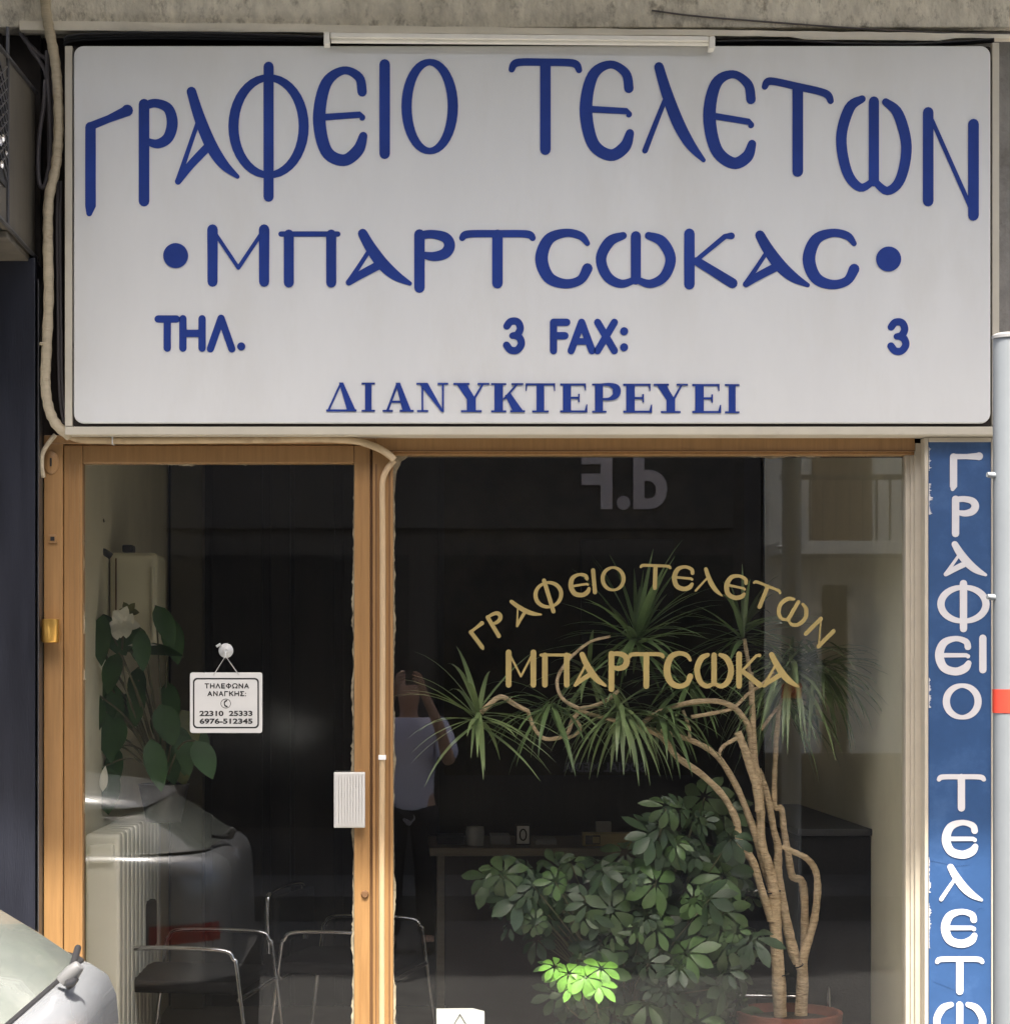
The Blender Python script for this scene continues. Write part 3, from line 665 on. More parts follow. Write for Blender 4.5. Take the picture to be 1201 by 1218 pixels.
cb = thing('black_cable', (-1.38, 0, 2.9), 'looped dark cables hanging left of the thick beige conduit', 'cable')
mb = MB()
mb.tube(smooth3([P(x, y, -.03) for x, y in [(56, 60), (57, 90), (59, 130), (60, 180), (57, 205), (52, 222), (47, 218), (45.5, 195), (47, 160), (52, 125), (54, 95)]], 6), .0065, 8)
mb.tube(smooth3([P(x, y, -.02) for x, y in [(30, 45), (38, 60), (47, 72), (55, 90), (58, 130), (58.5, 200)]], 6), .006, 8)
mb.tube(smooth3([P(x, y, -.015) for x, y in [(24, 38), (34, 52), (46, 64), (58, 76), (62, 120), (60, 230), (62, 330)]], 6), .007, 8)
mb.build('cable', M_greycable, cb, 0, True)
mb = MB()
for dx, w in ((0, .0045), (3.6, .0035)):
    mb.tube(smooth3([P(x + dx, y, -.03) for x, y in [(69, 215), (68, 260), (68.5, 330), (69.5, 400), (70, 440), (72, 480), (76, 503)]], 6), w, 6)
tag(mb.build('thin_cable', M_greycable), 'pair of thin grey cables between the beige conduit and the big sign', 'cable')
mb = MB()
for dy in (0, 3.5, 6.5): mb.tube(smooth3([P(x, y + dy, -.075 + dy * .002) for x, y in [(76, 47), (92, 41), (180, 38.5), (260, 39.5), (386, 44 - dy * .3)]], 6), .0045, 6)
tag(mb.build('bundled_wire', M_black), 'bunch of black wires along the top left edge of the big sign', 'wire')
mb = MB()
for dy in (0, 3.5, 6.5): mb.tube(smooth3([P(x, y + dy * .5, -.075 + dy * .002) for x, y in [(850, 49), (930, 48), (1000, 51), (1080, 52), (1140, 49), (1182, 46)]], 6), .0035, 6)
tag(mb.build('bundled_wire', M_black), 'bunch of black wires along the top right edge of the big sign', 'wire')
mb = MB(); mb.tube(smooth3([P(x, y, -.036) for x, y in [(775, 12), (830, 19), (930, 27), (1030, 34), (1110, 38), (1215, 41)]], 6), .0028, 6)
tag(mb.build('wall_wire', M_greycable), 'thin wire sagging across the rough concrete above the sign', 'wire')

# ------------------------------------------------------------------ neighbour on the left
nb = thing('neighbour_building', (-3.6, .1, PV), 'dark navy clad shop front left of the bronze door', 'building')
mb = MB(); mb.box(-6.0, -1.386, -.02, .3, PV - .1, P(0, 306, -.08).z); mb.box(-1.75, -1.3805, -.08, -.021, PV - .1, P(0, 306, -.08).z)
mb.build('cladding', M_navy, nb, .004)
mb = MB(); mb.box(-6.0, -1.5, .02, .35, P(0, 306, -.08).z + .002, 3.353); mb.build('wall', M_dark, nb)
mb = MB(); a = P(44.5, 0, -.08).x; mb.box(a + .001, a + .004, -.079, -.0205, PV, 2.6); mb.build('edge_strip', M_grille, nb)
bx = thing('projecting_box', (-1.8, -.3, 2.7), 'brown metal light box with a grille jutting out above the navy shop front', 'light box')
xs_ = -1.392
mb = MB()                                                  # closed side panel facing right, top cut on a slope
zt_b, zt_f, zb = P(0, 112, 0).z, P(0, 52, -.55).z + .02, P(0, 308, 0).z
mb.add([(xs_, -.02, zb), (xs_, -.62, zb), (xs_, -.62, zt_f - .03), (xs_, -.02, zt_b), (xs_ - .02, -.02, zb), (xs_ - .02, -.62, zb), (xs_ - .02, -.62, zt_f - .03), (xs_ - .02, -.02, zt_b)],
       [(0, 1, 2, 3), (7, 6, 5, 4), (0, 4, 5, 1), (1, 5, 6, 2), (2, 6, 7, 3), (3, 7, 4, 0)])
mb.build('side_panel', M_boxside, bx)
mb = MB(); mb.tube([(xs_ + .003, -.02, zt_b), (xs_ + .003, -.62, zt_f - .03)], .006, 6); mb.tube([(xs_ + .003, -.02, zb), (xs_ + .003, -.62, zb)], .006, 6)
mb.tube([(xs_ + .003, -.44, zb), (xs_ + .003, -.44, zt_b + .06)], .005, 6)
mb.build('edge_strip', M_grille, bx)
mb = MB(); mb.box(xs_ + .001, xs_ + .005, -.615, -.47, zb + .1, 3.0); pd = mb.build('grille_recess', M_black, bx)
mb = MB()
for k in range(9):
    z = zb + .12 + k * .03
    mb.tube([(xs_ + .008, -.61, z), (xs_ + .008, -.475, z + .07)], .003, 5); mb.tube([(xs_ + .008, -.61, z + .07), (xs_ + .008, -.475, z)], .003, 5)
mb.build('grille', M_grille, bx)
for (y, z, r) in ((-.58, zb + .20, .016), (-.545, zb + .215, .013), (-.56, zb + .14, .012), (-.505, zb + .185, .007), (-.6, zb + .13, .01)):
    mb = MB(); mb.lathe((xs_ + .012, y, z), [(.0, -.004), (r, 0), (r * .6, .004), (0, .005)], 6, 'X')
    mb.build('tin_disc', M_glint, bx)
mb = MB(); mb.box(-3.4, xs_ - .021, -.62, -.02, zb, zt_b); mb.build('box_body', M_grille, bx, .004)
mb = MB(); mb.box(-1.55, -1.40, -.4, -.02, zb - .022, zb - .002); mb.build('bottom_tray', M_boxside, bx, .003)

# ------------------------------------------------------------------ street post at right
py_ = -1.3
pa = P(1199, 403, py_)
post = thing('street_post', (pa.x, py_, PV), 'tall pale round post with a red band at the right edge', 'post')
zb_ = P(0, 834, py_).z; hb = 14 * S * (D + py_) / D
mb = MB(); mb.lathe((pa.x, py_, 0), [(.0, RD - .05), (.035, RD - .05), (.035, pa.z), (0, pa.z)], 28); mb.build('shaft', M_post, post, 0, True)
mb = MB(); mb.lathe((pa.x, py_, 0), [(.0352, zb_ - hb), (.0362, zb_ - hb), (.0362, zb_ + hb), (.0352, zb_ + hb)], 28); mb.build('red_band', M_red, post, 0, True)
mb = MB(); mb.lathe((pa.x, py_, pa.z), [(.0, .0), (.038, .0), (.038, .007), (.03, .012), (0, .013)], 28); mb.build('cap', M_cargrey, post, 0, True)
for y in (566, 711):
    z = P(0, y, py_).z; mb = MB(); mb.tube([(pa.x - .034, py_ - .006, z), (pa.x - .052, py_ - .01, z + .002)], [.008, .006], 8); mb.build('clip', M_post, post, 0, True)

# ------------------------------------------------------------------ hanging door notice
c = P(268.5, 836, .018)
hn = thing('hanging_notice', c, 'white framed telephone notice hanging from a suction hook on the door glass', 'notice')
mb = MB(); mb.prism(round_rect(226, 312, 800, 872, 3, .016), .0135, .0175); mb.build('board', M_plate, hn, .001)
mb = MB()
o_ = round_rect(229.5, 308, 806.5, 866.5, 5, .013); i_ = round_rect(231.3, 306.2, 808.3, 864.7, 4, .013); n = len(o_)
mb.add([(x, .0130, z) for x, z in o_] + [(x, .0130, z) for x, z in i_] + [(x, .0136, z) for x, z in o_] + [(x, .0136, z) for x, z in i_],
       [(i, (i + 1) % n, n + (i + 1) % n, n + i) for i in range(n)] + [(2 * n + i, 2 * n + (i + 1) % n, (i + 1) % n, i) for i in range(n)])
mb.build('border', M_inkblack, hn)
sc_ = S * (D + .013) / D
mb = MB()
for word, xx, y0 in (('tT tH tL tE tP tO tN tA', 243.5, 813.2), ('tA tN tA tG tK tH tS', 246.8, 822.4)):
    for ch in word.split():
        w_ = {'tE': 4.6, 'tG': 4.4, 'tT': 5.2, 'tS': 5.0, 'tO': 6.6, 'tP': 6.4}.get(ch, 5.6)
        glyph(mb, ch, rect(xx, y0, xx + w_, y0 + 5.6), 1.25, .0134, .0003); xx += w_ + 1.05
for y0 in (824.2, 827.2): mb.pbox(xx - .1, xx + 1.0, y0, y0 + 1.1, .0129, .0136)
mb.build('lettering', M_inkblack, hn)
for body, y, w, h in (('22310  25333', 851.6, 63, 5.8), ('6976-512345', 860.8, 63, 5.8)):
    text_obj('lettering', body, M_inkblack, hn, P(269, y, .0131), h * sc_ / .70, w * sc_, 0, .0004)
mb = MB(); pc = P(268.5, 837, .013)
pts = [(pc.x + .0145 * math.cos(k * math.pi / 14), pc.z + .0135 * math.sin(k * math.pi / 14), .0016) for k in range(28)]
ribbon(mb, pts, .0128, .0136, True)
ribbon(mb, catmull([(pc.x + .003, pc.z + .009, .004), (pc.x - .003, pc.z + .005, .004), (pc.x - .004, pc.z, .003), (pc.x - .002, pc.z - .006, .004), (pc.x + .004, pc.z - .009, .004)], 5), .0128, .0136)
mb.build('phone_symbol', M_inkblack, hn)
hk = P(268.5, 774, .02)
mb = MB(); mb.lathe((hk.x, .0275, hk.z), [(.0, -.010), (.006, -.012), (.008, -.008), (.018, -.003), (.022, .0)], 20, 'Y')
mb.tube([(hk.x - .015, .022, hk.z + .02), (hk.x - .028, .022, hk.z + .012)], .004, 6); mb.tube([(hk.x, .018, hk.z - .004), (hk.x, .012, hk.z - .012), (hk.x, .012, hk.z - .018)], .003, 6)
mb.build('suction_hook', M_clear, hn, 0, True)
mb = MB(); e1, e2 = P(254, 803, .012), P(284, 803, .012)
mb.tube([e1, (hk.x, .011, hk.z - .016), e2], .0014, 6); mb.build('string', M_string, hn)

# ------------------------------------------------------------------ note on the display window
c = P(546, 1214, GY + .012)
nt_ = thing('paper_note', c, 'white paper note with a triangle at the bottom of the display window', 'note')
mb = MB(); a = P(519, 1200, GY + .01); b = P(576, 1245, GY + .01)
mb.prism([(a.x, a.z), (P(562, 1199, .05).x, a.z + .001), (P(576, 1203, .05).x, a.z - .008), (b.x, b.z), (a.x, b.z)], GY + .008, GY + .010); mb.build('sheet', M_paper, nt_)
mb = MB(); t0, t1, t2 = [P(x, y, GY + .0075) for x, y in ((547, 1207), (538, 1222), (556, 1222))]
pts = [(t0.x, t0.z, .0022), (t1.x, t1.z, .0022), (t2.x, t2.z, .0022)]
for i in range(3): ribbon(mb, [pts[i], pts[(i + 1) % 3]], GY + .0068 - i * .0002, GY + .0078)
mb.build('triangle_mark', M_inkblack, nt_)

# ------------------------------------------------------------------ indoors: furniture
rad = thing('radiator', (XL + .08, .95, 0), 'cream ribbed radiator along the left wall inside the door', 'radiator')
mb = MB()
nr = 11
for i in range(nr):
    y0 = .42 + i * (1.5 - .42) / nr; mb.box(XL + .015, XL + .125, y0, y0 + .078, .1, .93)
mb.build('rib', M_radiator, rad, .014, True, 3)
for z in (.13, .84):
    mb = MB(); mb.box(XL + .03, XL + .11, .40, 1.52, z, z + .06); mb.build('header', M_radiator, rad, .01)
wc = thing('wall_cabinet', (XL + .09, 1.1, 1.7), 'small cream wall cabinet with rounded corner above the radiator', 'cabinet')
p0 = P(108, 657, 1.0); p1 = P(187, 775, 1.0)
mb = MB(); mb.box(XL + .005, p1.x, 1.0, 1.25, p1.z, p0.z); mb.build('body', M_cabinet, wc, .022, True, 4)
mb = MB(); mb.pbox(180, 183.5, 674, 762, .982, .999); mb.build('handle', M_cabinet, wc, .004)
mb = MB(); mb.pbox(137, 138.6, 664, 770, .994, .9995); mb.build('door_seam', M_bronze_dk, wc)
mb = MB(); mb.pbox(145, 158, 648, 657, 1.05, 1.12); mb.build('top_knob', M_carblack, wc, .006)
lc = thing('coat_hook', P(112, 640, .9), 'black bent coat hook on the left wall beside the cream cabinet', 'hook')
mb = MB(); mb.tube(smooth3([P(x, y, .9) for x, y in [(100, 622), (112, 625), (118, 621), (124, 619)]], 5), [.012] * 6 + [.010] * 5 + [.006] * 5, 8)
mb.tube(smooth3([P(x, y, .9) for x, y in [(113, 626), (119, 638), (119, 650), (114, 660)]], 5), .010, 8); mb.tube(smooth3([P(x, y, .9) for x, y in [(112, 661), (122, 656), (132, 662)]], 5), .012, 8)
mb.build('hook', M_black, lc, 0, True)
mb = MB(); mb.tube([P(112, 632, .88), P(110, 660, .88)], .006, 6); mb.build('strap', M_cabinet, lc, 0, True)

def tubechair():
    r = thing('tube_chair', (0, 0, 0), '', 'chair', 'chrome framed chairs in the shop')
    mb = MB(); mb.box(-.22, .22, -.20, .22, .37, .415); mb.build('seat', M_leather, r, .018, True, 3)
    mb = MB(); mb.box(-.21, .21, .20, .235, .47, .64); mb.build('backrest', M_leather, r, .022, True, 3)
    for s_ in (-1, 1):
        mb = MB(); mb.tube(smooth3([(s_ * .25, -.27, 0), (s_ * .245, -.215, .44), (s_ * .245, -.20, .495), (s_ * .245, -.15, .525), (s_ * .245, .12, .525), (s_ * .245, .17, .495), (s_ * .245, .185, .44), (s_ * .25, .24, 0)], 5), .0078, 8)
        mb.build('side_frame', M_chrome, r, 0, True)
    mb = MB(); mb.tube([(-.245, -.22, .36), (.245, -.22, .36)], .009, 8); mb.build('front_rail', M_chrome, r, 0, True)
    mb = MB(); mb.tube([(-.245, .19, .36), (.245, .19, .36)], .009, 8); mb.build('rear_rail', M_chrome, r, 0, True)
    mb = MB(); mb.tube(smooth3([(-.21, .24, .44), (-.21, .245, .60), (-.16, .245, .655), (.16, .245, .655), (.21, .245, .60), (.21, .24, .44)], 5), .009, 8); mb.build('back_frame', M_chrome, r, 0, True)
    return r
ch0 = tubechair()
spots = [((-1.02, .95, 0), 'black chair with chrome legs behind the lower door glass, nearest the radiator'),
         ((-.50, 1.35, 0), 'chrome framed chair just right of the door mullion, cut by the window edge'),
         ((.90, .98, 0), 'black chair with rounded chrome arms behind the potted cane plant')]
rots = (80, 75, -8)
for i, (loc, lab) in enumerate(spots):
    o = ch0 if i == 0 else copy_tree(ch0)
    o.location = loc; o.rotation_euler = (0, 0, R(rots[i])); o['label'] = lab

dk = thing('desk', (.3, 2.05, 0), 'wide brown office desk at the back of the shop', 'desk')
mb = MB(); mb.box(P(511, 0, 1.9).x, .92, 1.9, 2.5, .725, .757); mb.build('desktop', M_desk, dk, .004)
mb = MB(); mb.box(P(530, 0, 1.95).x, .88, 1.94, 1.965, .02, .724); mb.build('front_panel', M_deskdk, dk)
for x in (P(520, 0, 1.9).x, .87): 
    mb = MB(); mb.box(x, x + .03, 1.966, 2.46, 0, .724); mb.build('leg', M_desk, dk)
zt = .758
def P2(px, Y): return P(px, 0, Y).x
mb = MB(); x = P2(565, 2.0); mb.lathe((x, 2.0, zt), [(.0, 0), (.034, 0), (.037, .055), (.034, .075), (.031, .073), (.03, .01), (0, .01)], 20)
tag(mb.build('desk_cup', M_cargrey, None, 0, True), 'grey cup standing at the left of the back desk', 'cup')
fr = thing('picture_frame', (P2(622, 2.0), 2.0, zt), 'small black and white framed card on the back desk', 'frame')
mb = MB(); x0, x1 = P2(613, 2.0), P2(631, 2.0); mb.box(x0, x1, 2.0, 2.02, zt, zt + .085); mb.build('backing', M_black, fr, .002)
mb = MB(); mb.box(x0 + .006, x1 - .006, 1.998, 1.9999, zt + .008, zt + .078); mb.build('card', M_paper, fr)
mb = MB(); ribbon(mb, [(x + P2(622, 2.0), z + zt + .043, .006) for x, z in [(.013 * math.cos(k * .5236), .022 * math.sin(k * .5236)) for k in range(12)]], 1.9972, 1.9982, True)
mb.build('emblem', M_inkblack, fr)
mb = MB(); mb.box(P2(584, 2.05), P2(607, 2.05), 2.05, 2.2, zt, zt + .035); tag(mb.build('paper_tray', M_cargrey, None, .003), 'low grey paper tray between the cup and the framed card', 'tray')
mb = MB(); mb.box(P2(520, 2.1), P2(552, 2.1), 2.05, 2.25, zt, zt + .03); tag(mb.build('folder', M_deskdk, None, .003), 'flat dark folder at the left end of the back desk', 'folder')
mb = MB(); mb.box(P2(637, 2.05), P2(662, 2.05), 2.05, 2.2, zt, zt + .02); tag(mb.build('notebook', M_cargrey, None, .002), 'thin notebook just right of the framed card on the desk', 'notebook')
yb_ = thing('yellow_carton', (P2(726, 1.97), 2.0, zt), 'long yellow cardboard box lying on the right of the back desk', 'box')
mb = MB(); x0, x1 = P2(694, 1.97), P2(758, 1.97); mb.box(x0, x1, 1.97, 2.05, zt, zt + .05); mb.build('carton', M_yellowbox, yb_, .002)
mb = MB(); mb.box(x0 + .007, x0 + .065, 1.968, 1.9698, zt + .007, zt + .043); mb.build('dark_print', M_inkblack, yb_)
mb = MB(); mb.box(x0 + .036, x0 + .062, 1.9665, 1.9678, zt + .012, zt + .038); mb.build('yellow_print', M_yellowbox, yb_)
mb = MB(); mb.box(P2(709, 2.12), P2(727, 2.12), 2.12, 2.16, zt, zt + .085); tag(mb.build('card_box', M_cargrey, None, .003), 'small grey box behind the long yellow carton', 'box')
sb = thing('sideboard', (1.1, 1.3, 0), 'low black sideboard along the right wall behind the cane plant', 'sideboard')
mb = MB(); mb.box(1.02, XR - .002, .72, 1.95, .05, .90); mb.build('carcass', M_leather, sb, .004)
mb = MB(); mb.box(1.005, XR - .002, .70, 1.97, .902, .925); mb.build('top_board', M_carblack, sb, .003)
mb = MB()
for y0 in (.74, 1.15, 1.56): mb.box(1.014, 1.0195, y0, y0 + .38, .08, .88)
mb.build('door_panel', M_carblack, sb, .002)

# ------------------------------------------------------------------ plants
def blade(mb, base, dirv, length, width, droop, segs=7, fold=.25):
    d = Vector(dirv).normalized(); side = d.cross(Vector((0, 0, 1)))
    if side.length < .1: side = Vector((1, 0, 0))
    side.normalize(); p = Vector(base); vs = []; fs = []
    for i in range(segs + 1):
        t = i / segs
        w = width * (.55 + .45 * min(1, t * 5)) * (1 - t ** 2.2) * .5 + .0004
        nrm = side.cross(d).normalized()
        vs += [p - side * w + nrm * w * fold, p, p + side * w + nrm * w * fold]
        d = (d + Vector((0, 0, -1)) * droop / segs * (0.35 + 1.5 * t)).normalized(); p = p + d * length / segs
    for i in range(segs):
        b = i * 3; fs += [(b, b + 1, b + 4, b + 3), (b + 1, b + 2, b + 5, b + 4)]
    mb.add(vs, fs)
def leaf(mb, base, dirv, nrm, length, width, curl=.3, segs=5, fold=.2, p_=.8):
    d = Vector(dirv).normalized(); nrm = Vector(nrm); nrm = (nrm - d * nrm.dot(d)).normalized(); side = d.cross(nrm)
    p = Vector(base); vs = []; fs = []
    for i in range(segs + 1):
        t = i / segs
        w = width * .5 * max(.02, math.sin(math.pi * min(1, t ** p_)) ** .8)
        vs += [p - side * w + nrm * w * fold, p, p + side * w + nrm * w * fold]
        d = (d - nrm * curl / segs).normalized(); nrm = (nrm - d * nrm.dot(d)).normalized(); p = p + d * length / segs
    for i in range(segs):
        b = i * 3; fs += [(b, b + 1, b + 4, b + 3), (b + 1, b + 2, b + 5, b + 4)]
    mb.add(vs, fs)
def rdir(zmin=-1, zmax=1):
    z = rnd.uniform(zmin, zmax); a = rnd.uniform(0, 2 * math.pi); q = math.sqrt(max(0, 1 - z * z)); return Vector((q * math.cos(a), q * math.sin(a), z))

pc = P(938, 1205, .55)
dr = thing('cane_plant', (pc.x, .55, 0), 'tall potted plant with bare twisting canes and spiky leaf crowns behind the window', 'plant')
zp = P(0, 1203, .55).z
mb = MB(); mb.lathe((pc.x, .55, 0), [(.0, .002), (.115, .002), (.15, zp - .05), (.168, zp - .045), (.172, zp), (.158, zp + .001), (.15, zp - .03), (0, zp - .03)], 32)
mb.build('pot', M_terracotta, dr, 0, True)
mb = MB(); mb.lathe((pc.x, .55, zp - .029), [(.0, .012), (.1, .01), (.149, .002), (.149, -.002), (0, -.003)], 24); mb.build('soil', M_soil, dr, 0, True)
canes = [
 ([(928, 1212), (925, 1150), (922, 1100), (920, 1062), (914, 1032), (905, 1000), (904, 950), (897, 900), (894, 832), (893, 800)], 17, 6, .55, .52),
 ([(917, 1095), (905, 1057), (895, 1025), (880, 1002), (875, 975), (860, 947), (835, 922), (805, 900), (786, 876), (759, 865), (735, 858)], 10, 6, .53, .42),
 ([(918, 1060), (908, 1030), (899, 997), (885, 957), (870, 925), (850, 897), (820, 880), (785, 870), (760, 866)], 9, 5.5, .57, .46),
 ([(904, 950), (897, 925), (892, 875), (885, 855), (870, 840), (850, 834), (820, 836), (785, 847), (759, 863)], 7.5, 6, .55, .42),
 ([(952, 1212), (954, 1155), (945, 1138), (937, 1105), (930, 1070), (925, 1037), (925, 1007), (920, 987), (912, 945), (902, 915)], 15, 7, .58, .60),
 ([(954, 1165), (956, 1137), (967, 1100), (972, 1062), (970, 1037), (960, 1022), (945, 1014), (930, 1007)], 11, 6, .57, .55),
 ([(956, 1140), (957, 1112), (956, 1062), (952, 1047), (942, 1042), (937, 1015), (932, 987), (929, 962), (921, 957), (922, 900), (925, 857), (928, 838), (936, 815)], 11, 5, .62, .62),
 ([(903, 965), (900, 937), (892, 912), (885, 890), (877, 871)], 11, 9, .50, .48),
 ([(879, 876), (871, 881), (861, 887), (856, 894), (855, 903)], 5, 4, .48, .46),
 ([(760, 866), (723, 855), (700, 849), (689, 843), (672, 834), (664, 822), (663, 807), (672, 790), (685, 776), (703, 763), (726, 757)], 5, 3.2, .42, .40),
 ([(692, 844), (681, 856), (673, 874), (649, 879), (635, 866), (628, 846)], 5, 4.5, .41, .42),
 ([(685, 857), (690, 866), (684, 874), (674, 878)], 4.5, 4, .41, .41),
 ([(689, 843), (706, 840), (723, 832), (735, 822)], 5, 4.5, .41, .45),
 ([(628, 846), (612, 838), (596, 829), (582, 838), (572, 848)], 5.5, 6.5, .40, .36),
 ([(885, 760), (890, 790), (893, 815)], 5, 5, .55, .55),
 ([(905, 868), (922, 845), (930, 838)], 4, 4, .55, .6),
 ([(820, 880), (819, 865), (812, 845)], 4, 4, .45, .48), ([(822, 853), (850, 848), (872, 842), (890, 825), (905, 815), (920, 800)], 4.5, 4, .45, .55),
]
for pts, w0, w1, y0, y1 in canes:
    n = len(pts); pp = []
    for i, (x, y) in enumerate(pts): pp.append(P(x, y, y0 + (y1 - y0) * i / (n - 1) + rnd.uniform(-.008, .008)))
    sp = smooth3(pp, 6); m = len(sp)
    rr = [(w0 + (w1 - w0) * i / (m - 1)) * .5 * S * 1.09 * (1 + rnd.uniform(-.09, .09)) for i in range(m)]
    mb = MB(); mb.tube(sp, rr, 10); mb.build('cane', M_bark, dr, 0, True)
for x, y, w in ((914, 1062, 30), (928, 1160, 22), (949, 1149, 12)):
    c = P(x, y, .55); mb = MB()
    mb.tube([c + Vector((w * S * .5 * math.cos(a), .026 * math.sin(a), .006 * math.cos(a))) for a in [k * math.pi / 8 for k in range(17)]], .0022, 5); mb.build('tie', M_black, dr)
crowns = [(569, 852, .36, 46, 110, .75), (757, 760, .45, 90, 108, .6), (655, 838, .47, 40, 92, 1.35), (737, 842, .42, 66, 95, 1.45), (786, 850, .40, 40, 88, 1.5),
          (884, 752, .58, 46, 92, .7), (940, 790, .60, 100, 120, 1.5), (972, 790, .72, 90, 115, 1.5), (820, 812, .55, 40, 90, 1.0), (925, 830, .7, 50, 110, 1.8), (700, 800, .6, 34, 95, 1.0)]
for q, (x, y, Y, n, rad_, dp) in enumerate(crowns):
    c = P(x, y, Y); mb = MB()
    for i in range(int(n * .8)):
        d = rdir(-.45 if dp < 1 else -.75, .95 if dp < 1 else .6); d.y *= .75
        L_ = rad_ * S * 1.08 * rnd.uniform(.75, 1.12)
        blade(mb, c + d * .012 + Vector((0, 0, rnd.uniform(-.03, .02))), d, L_, rnd.uniform(.0145, .021), dp * rnd.uniform(.5, 1.25))
    mb.build('leaf_rosette', M_draca2 if q in (0, 3, 6, 7, 10) else M_draca, dr, 0, True, fixn=False)

# umbrella plant
sc0 = P(745, 1210, .5)
um = thing('umbrella_plant', (sc0.x, .5, 0), 'bushy green umbrella plant with finger shaped leaves low in the window', 'plant')
mb = MB(); mb.lathe((sc0.x, .5, 0), [(.0, .002), (.10, .002), (.13, .24), (.14, .26), (.125, .262), (.12, .23), (0, .23)], 28); mb.build('pot', M_potdark, um, 0, True)
zones = [(832, 1000, 62, 55, 26), (690, 1075, 95, 52, 36), (805, 1075, 85, 60, 36), (790, 1130, 95, 50, 34), (720, 1170, 75, 45, 22), (830, 1180, 70, 45, 22), (625, 1070, 45, 50, 12), (870, 1090, 40, 60, 14), (600, 1040, 22, 15, 3), (770, 1035, 60, 40, 14)]
mA, mB_, mS, mM = MB(), MB(), MB(), MB()
hub0 = Vector((sc0.x, .5, .24))
for zx, zy, rx, ry, n in zones:
    for i in range(n):
        a = rnd.uniform(0, 2 * math.pi); q = math.sqrt(rnd.random())
        Y = rnd.uniform(.26, .62)
        c = P(zx + rx * q * math.cos(a), zy + ry * q * math.sin(a), Y)
        up = Vector((rnd.uniform(-.6, .6), rnd.uniform(-1.3, -.3), rnd.uniform(.2, .9))).normalized()
        e1 = up.orthogonal().normalized(); e2 = up.cross(e1)
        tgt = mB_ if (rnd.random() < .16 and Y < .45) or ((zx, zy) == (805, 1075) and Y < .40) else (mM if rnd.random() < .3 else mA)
        k = rnd.choice((7, 8, 8, 9)); L_ = rnd.choice((.045, .055, .065, .075, .085, .095)) * rnd.uniform(.9, 1.1); ph = rnd.uniform(0, 6)
        for j in range(k):
            an = ph + 2 * math.pi * j / k
            d = e1 * math.cos(an) + e2 * math.sin(an) - up * rnd.uniform(.1, .45)
            leaf(tgt, c + d * .012, d, up, L_ * rnd.uniform(.8, 1.1), L_ * rnd.uniform(.36, .47), rnd.uniform(.1, 1.0), 5, rnd.uniform(.05, .3), 1.25)
        if rnd.random() < .5:
            mid = (hub0 + c) / 2 + Vector((0, .03, .06)); mS.tube(smooth3([hub0 + (mid - hub0) * .7, mid, c - up * .01], 3), .0022, 5)
for i in range(7):
    a = P(rnd.uniform(660, 860), rnd.uniform(1020, 1120), .5); mS.tube(smooth3([hub0, (hub0 + a) / 2 + Vector((rnd.uniform(-.04, .04), 0, .05)), a], 5), [.007 - .0003 * k for k in range(11)], 6)
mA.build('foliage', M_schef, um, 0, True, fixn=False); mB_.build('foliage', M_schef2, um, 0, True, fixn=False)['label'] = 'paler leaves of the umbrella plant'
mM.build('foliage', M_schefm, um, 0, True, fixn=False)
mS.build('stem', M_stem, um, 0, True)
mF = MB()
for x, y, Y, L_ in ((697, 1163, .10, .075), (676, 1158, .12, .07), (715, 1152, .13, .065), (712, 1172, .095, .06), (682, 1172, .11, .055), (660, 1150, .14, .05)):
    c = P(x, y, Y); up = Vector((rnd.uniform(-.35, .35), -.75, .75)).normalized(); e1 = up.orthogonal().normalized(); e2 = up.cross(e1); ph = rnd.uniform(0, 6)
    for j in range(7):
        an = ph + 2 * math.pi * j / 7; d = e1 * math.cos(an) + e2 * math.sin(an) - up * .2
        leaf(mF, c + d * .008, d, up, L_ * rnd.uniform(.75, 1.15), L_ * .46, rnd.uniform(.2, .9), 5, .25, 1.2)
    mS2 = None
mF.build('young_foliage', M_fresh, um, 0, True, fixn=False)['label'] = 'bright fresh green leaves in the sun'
mb = MB(); 
for x, y in ((697, 1163), (676, 1160), (712, 1170)): mb.tube(smooth3([hub0, P(x, y + 40, .28), P(x, y, .11)], 4), .003, 5)
mb.build('stem', M_stem, um, 0, True)

# peace lily on the radiator
lc_ = P(150, 962, .95)
lily = thing('lily_plant', (XL + .2, .95, .931), 'dark broad leaved plant with white flower on the radiator behind the door', 'plant')
mb = MB(); mb.lathe((XL + .2, .95, .931), [(.0, 0), (.06, 0), (.085, .12), (.09, .13), (.078, .131), (.07, .1), (0, .1)], 24); mb.build('pot', M_potdark, lily, 0, True)
mL, mY, mSt = MB(), MB(), MB(); b0 = Vector((XL + .2, .95, 1.05))
lv = [(128, 810, -.2, .0), (160, 825, .1, 0), (118, 860, -.3, 0), (185, 870, .5, 0), (140, 890, 0, 0), (215, 880, .8, 1), (205, 910, .6, 1), (112, 905, -.4, 0), (160, 770, .2, 0), (125, 775, -.3, 0), (180, 755, .7, 0), (228, 905, .9, 0), (150, 850, .1, 0), (175, 905, .3, 0), (108, 830, -.2, 0), (195, 845, .4, 0), (135, 925, -.1, 0)]
lv = [(x + rnd.uniform(-6, 6), y + rnd.uniform(-12, 12), tx, k) for x, y, tx, k in lv] + [(x + rnd.uniform(-20, 20), y + rnd.uniform(-18, 18), tx + rnd.uniform(-.4, .4), 0) for x, y, tx, k in lv]
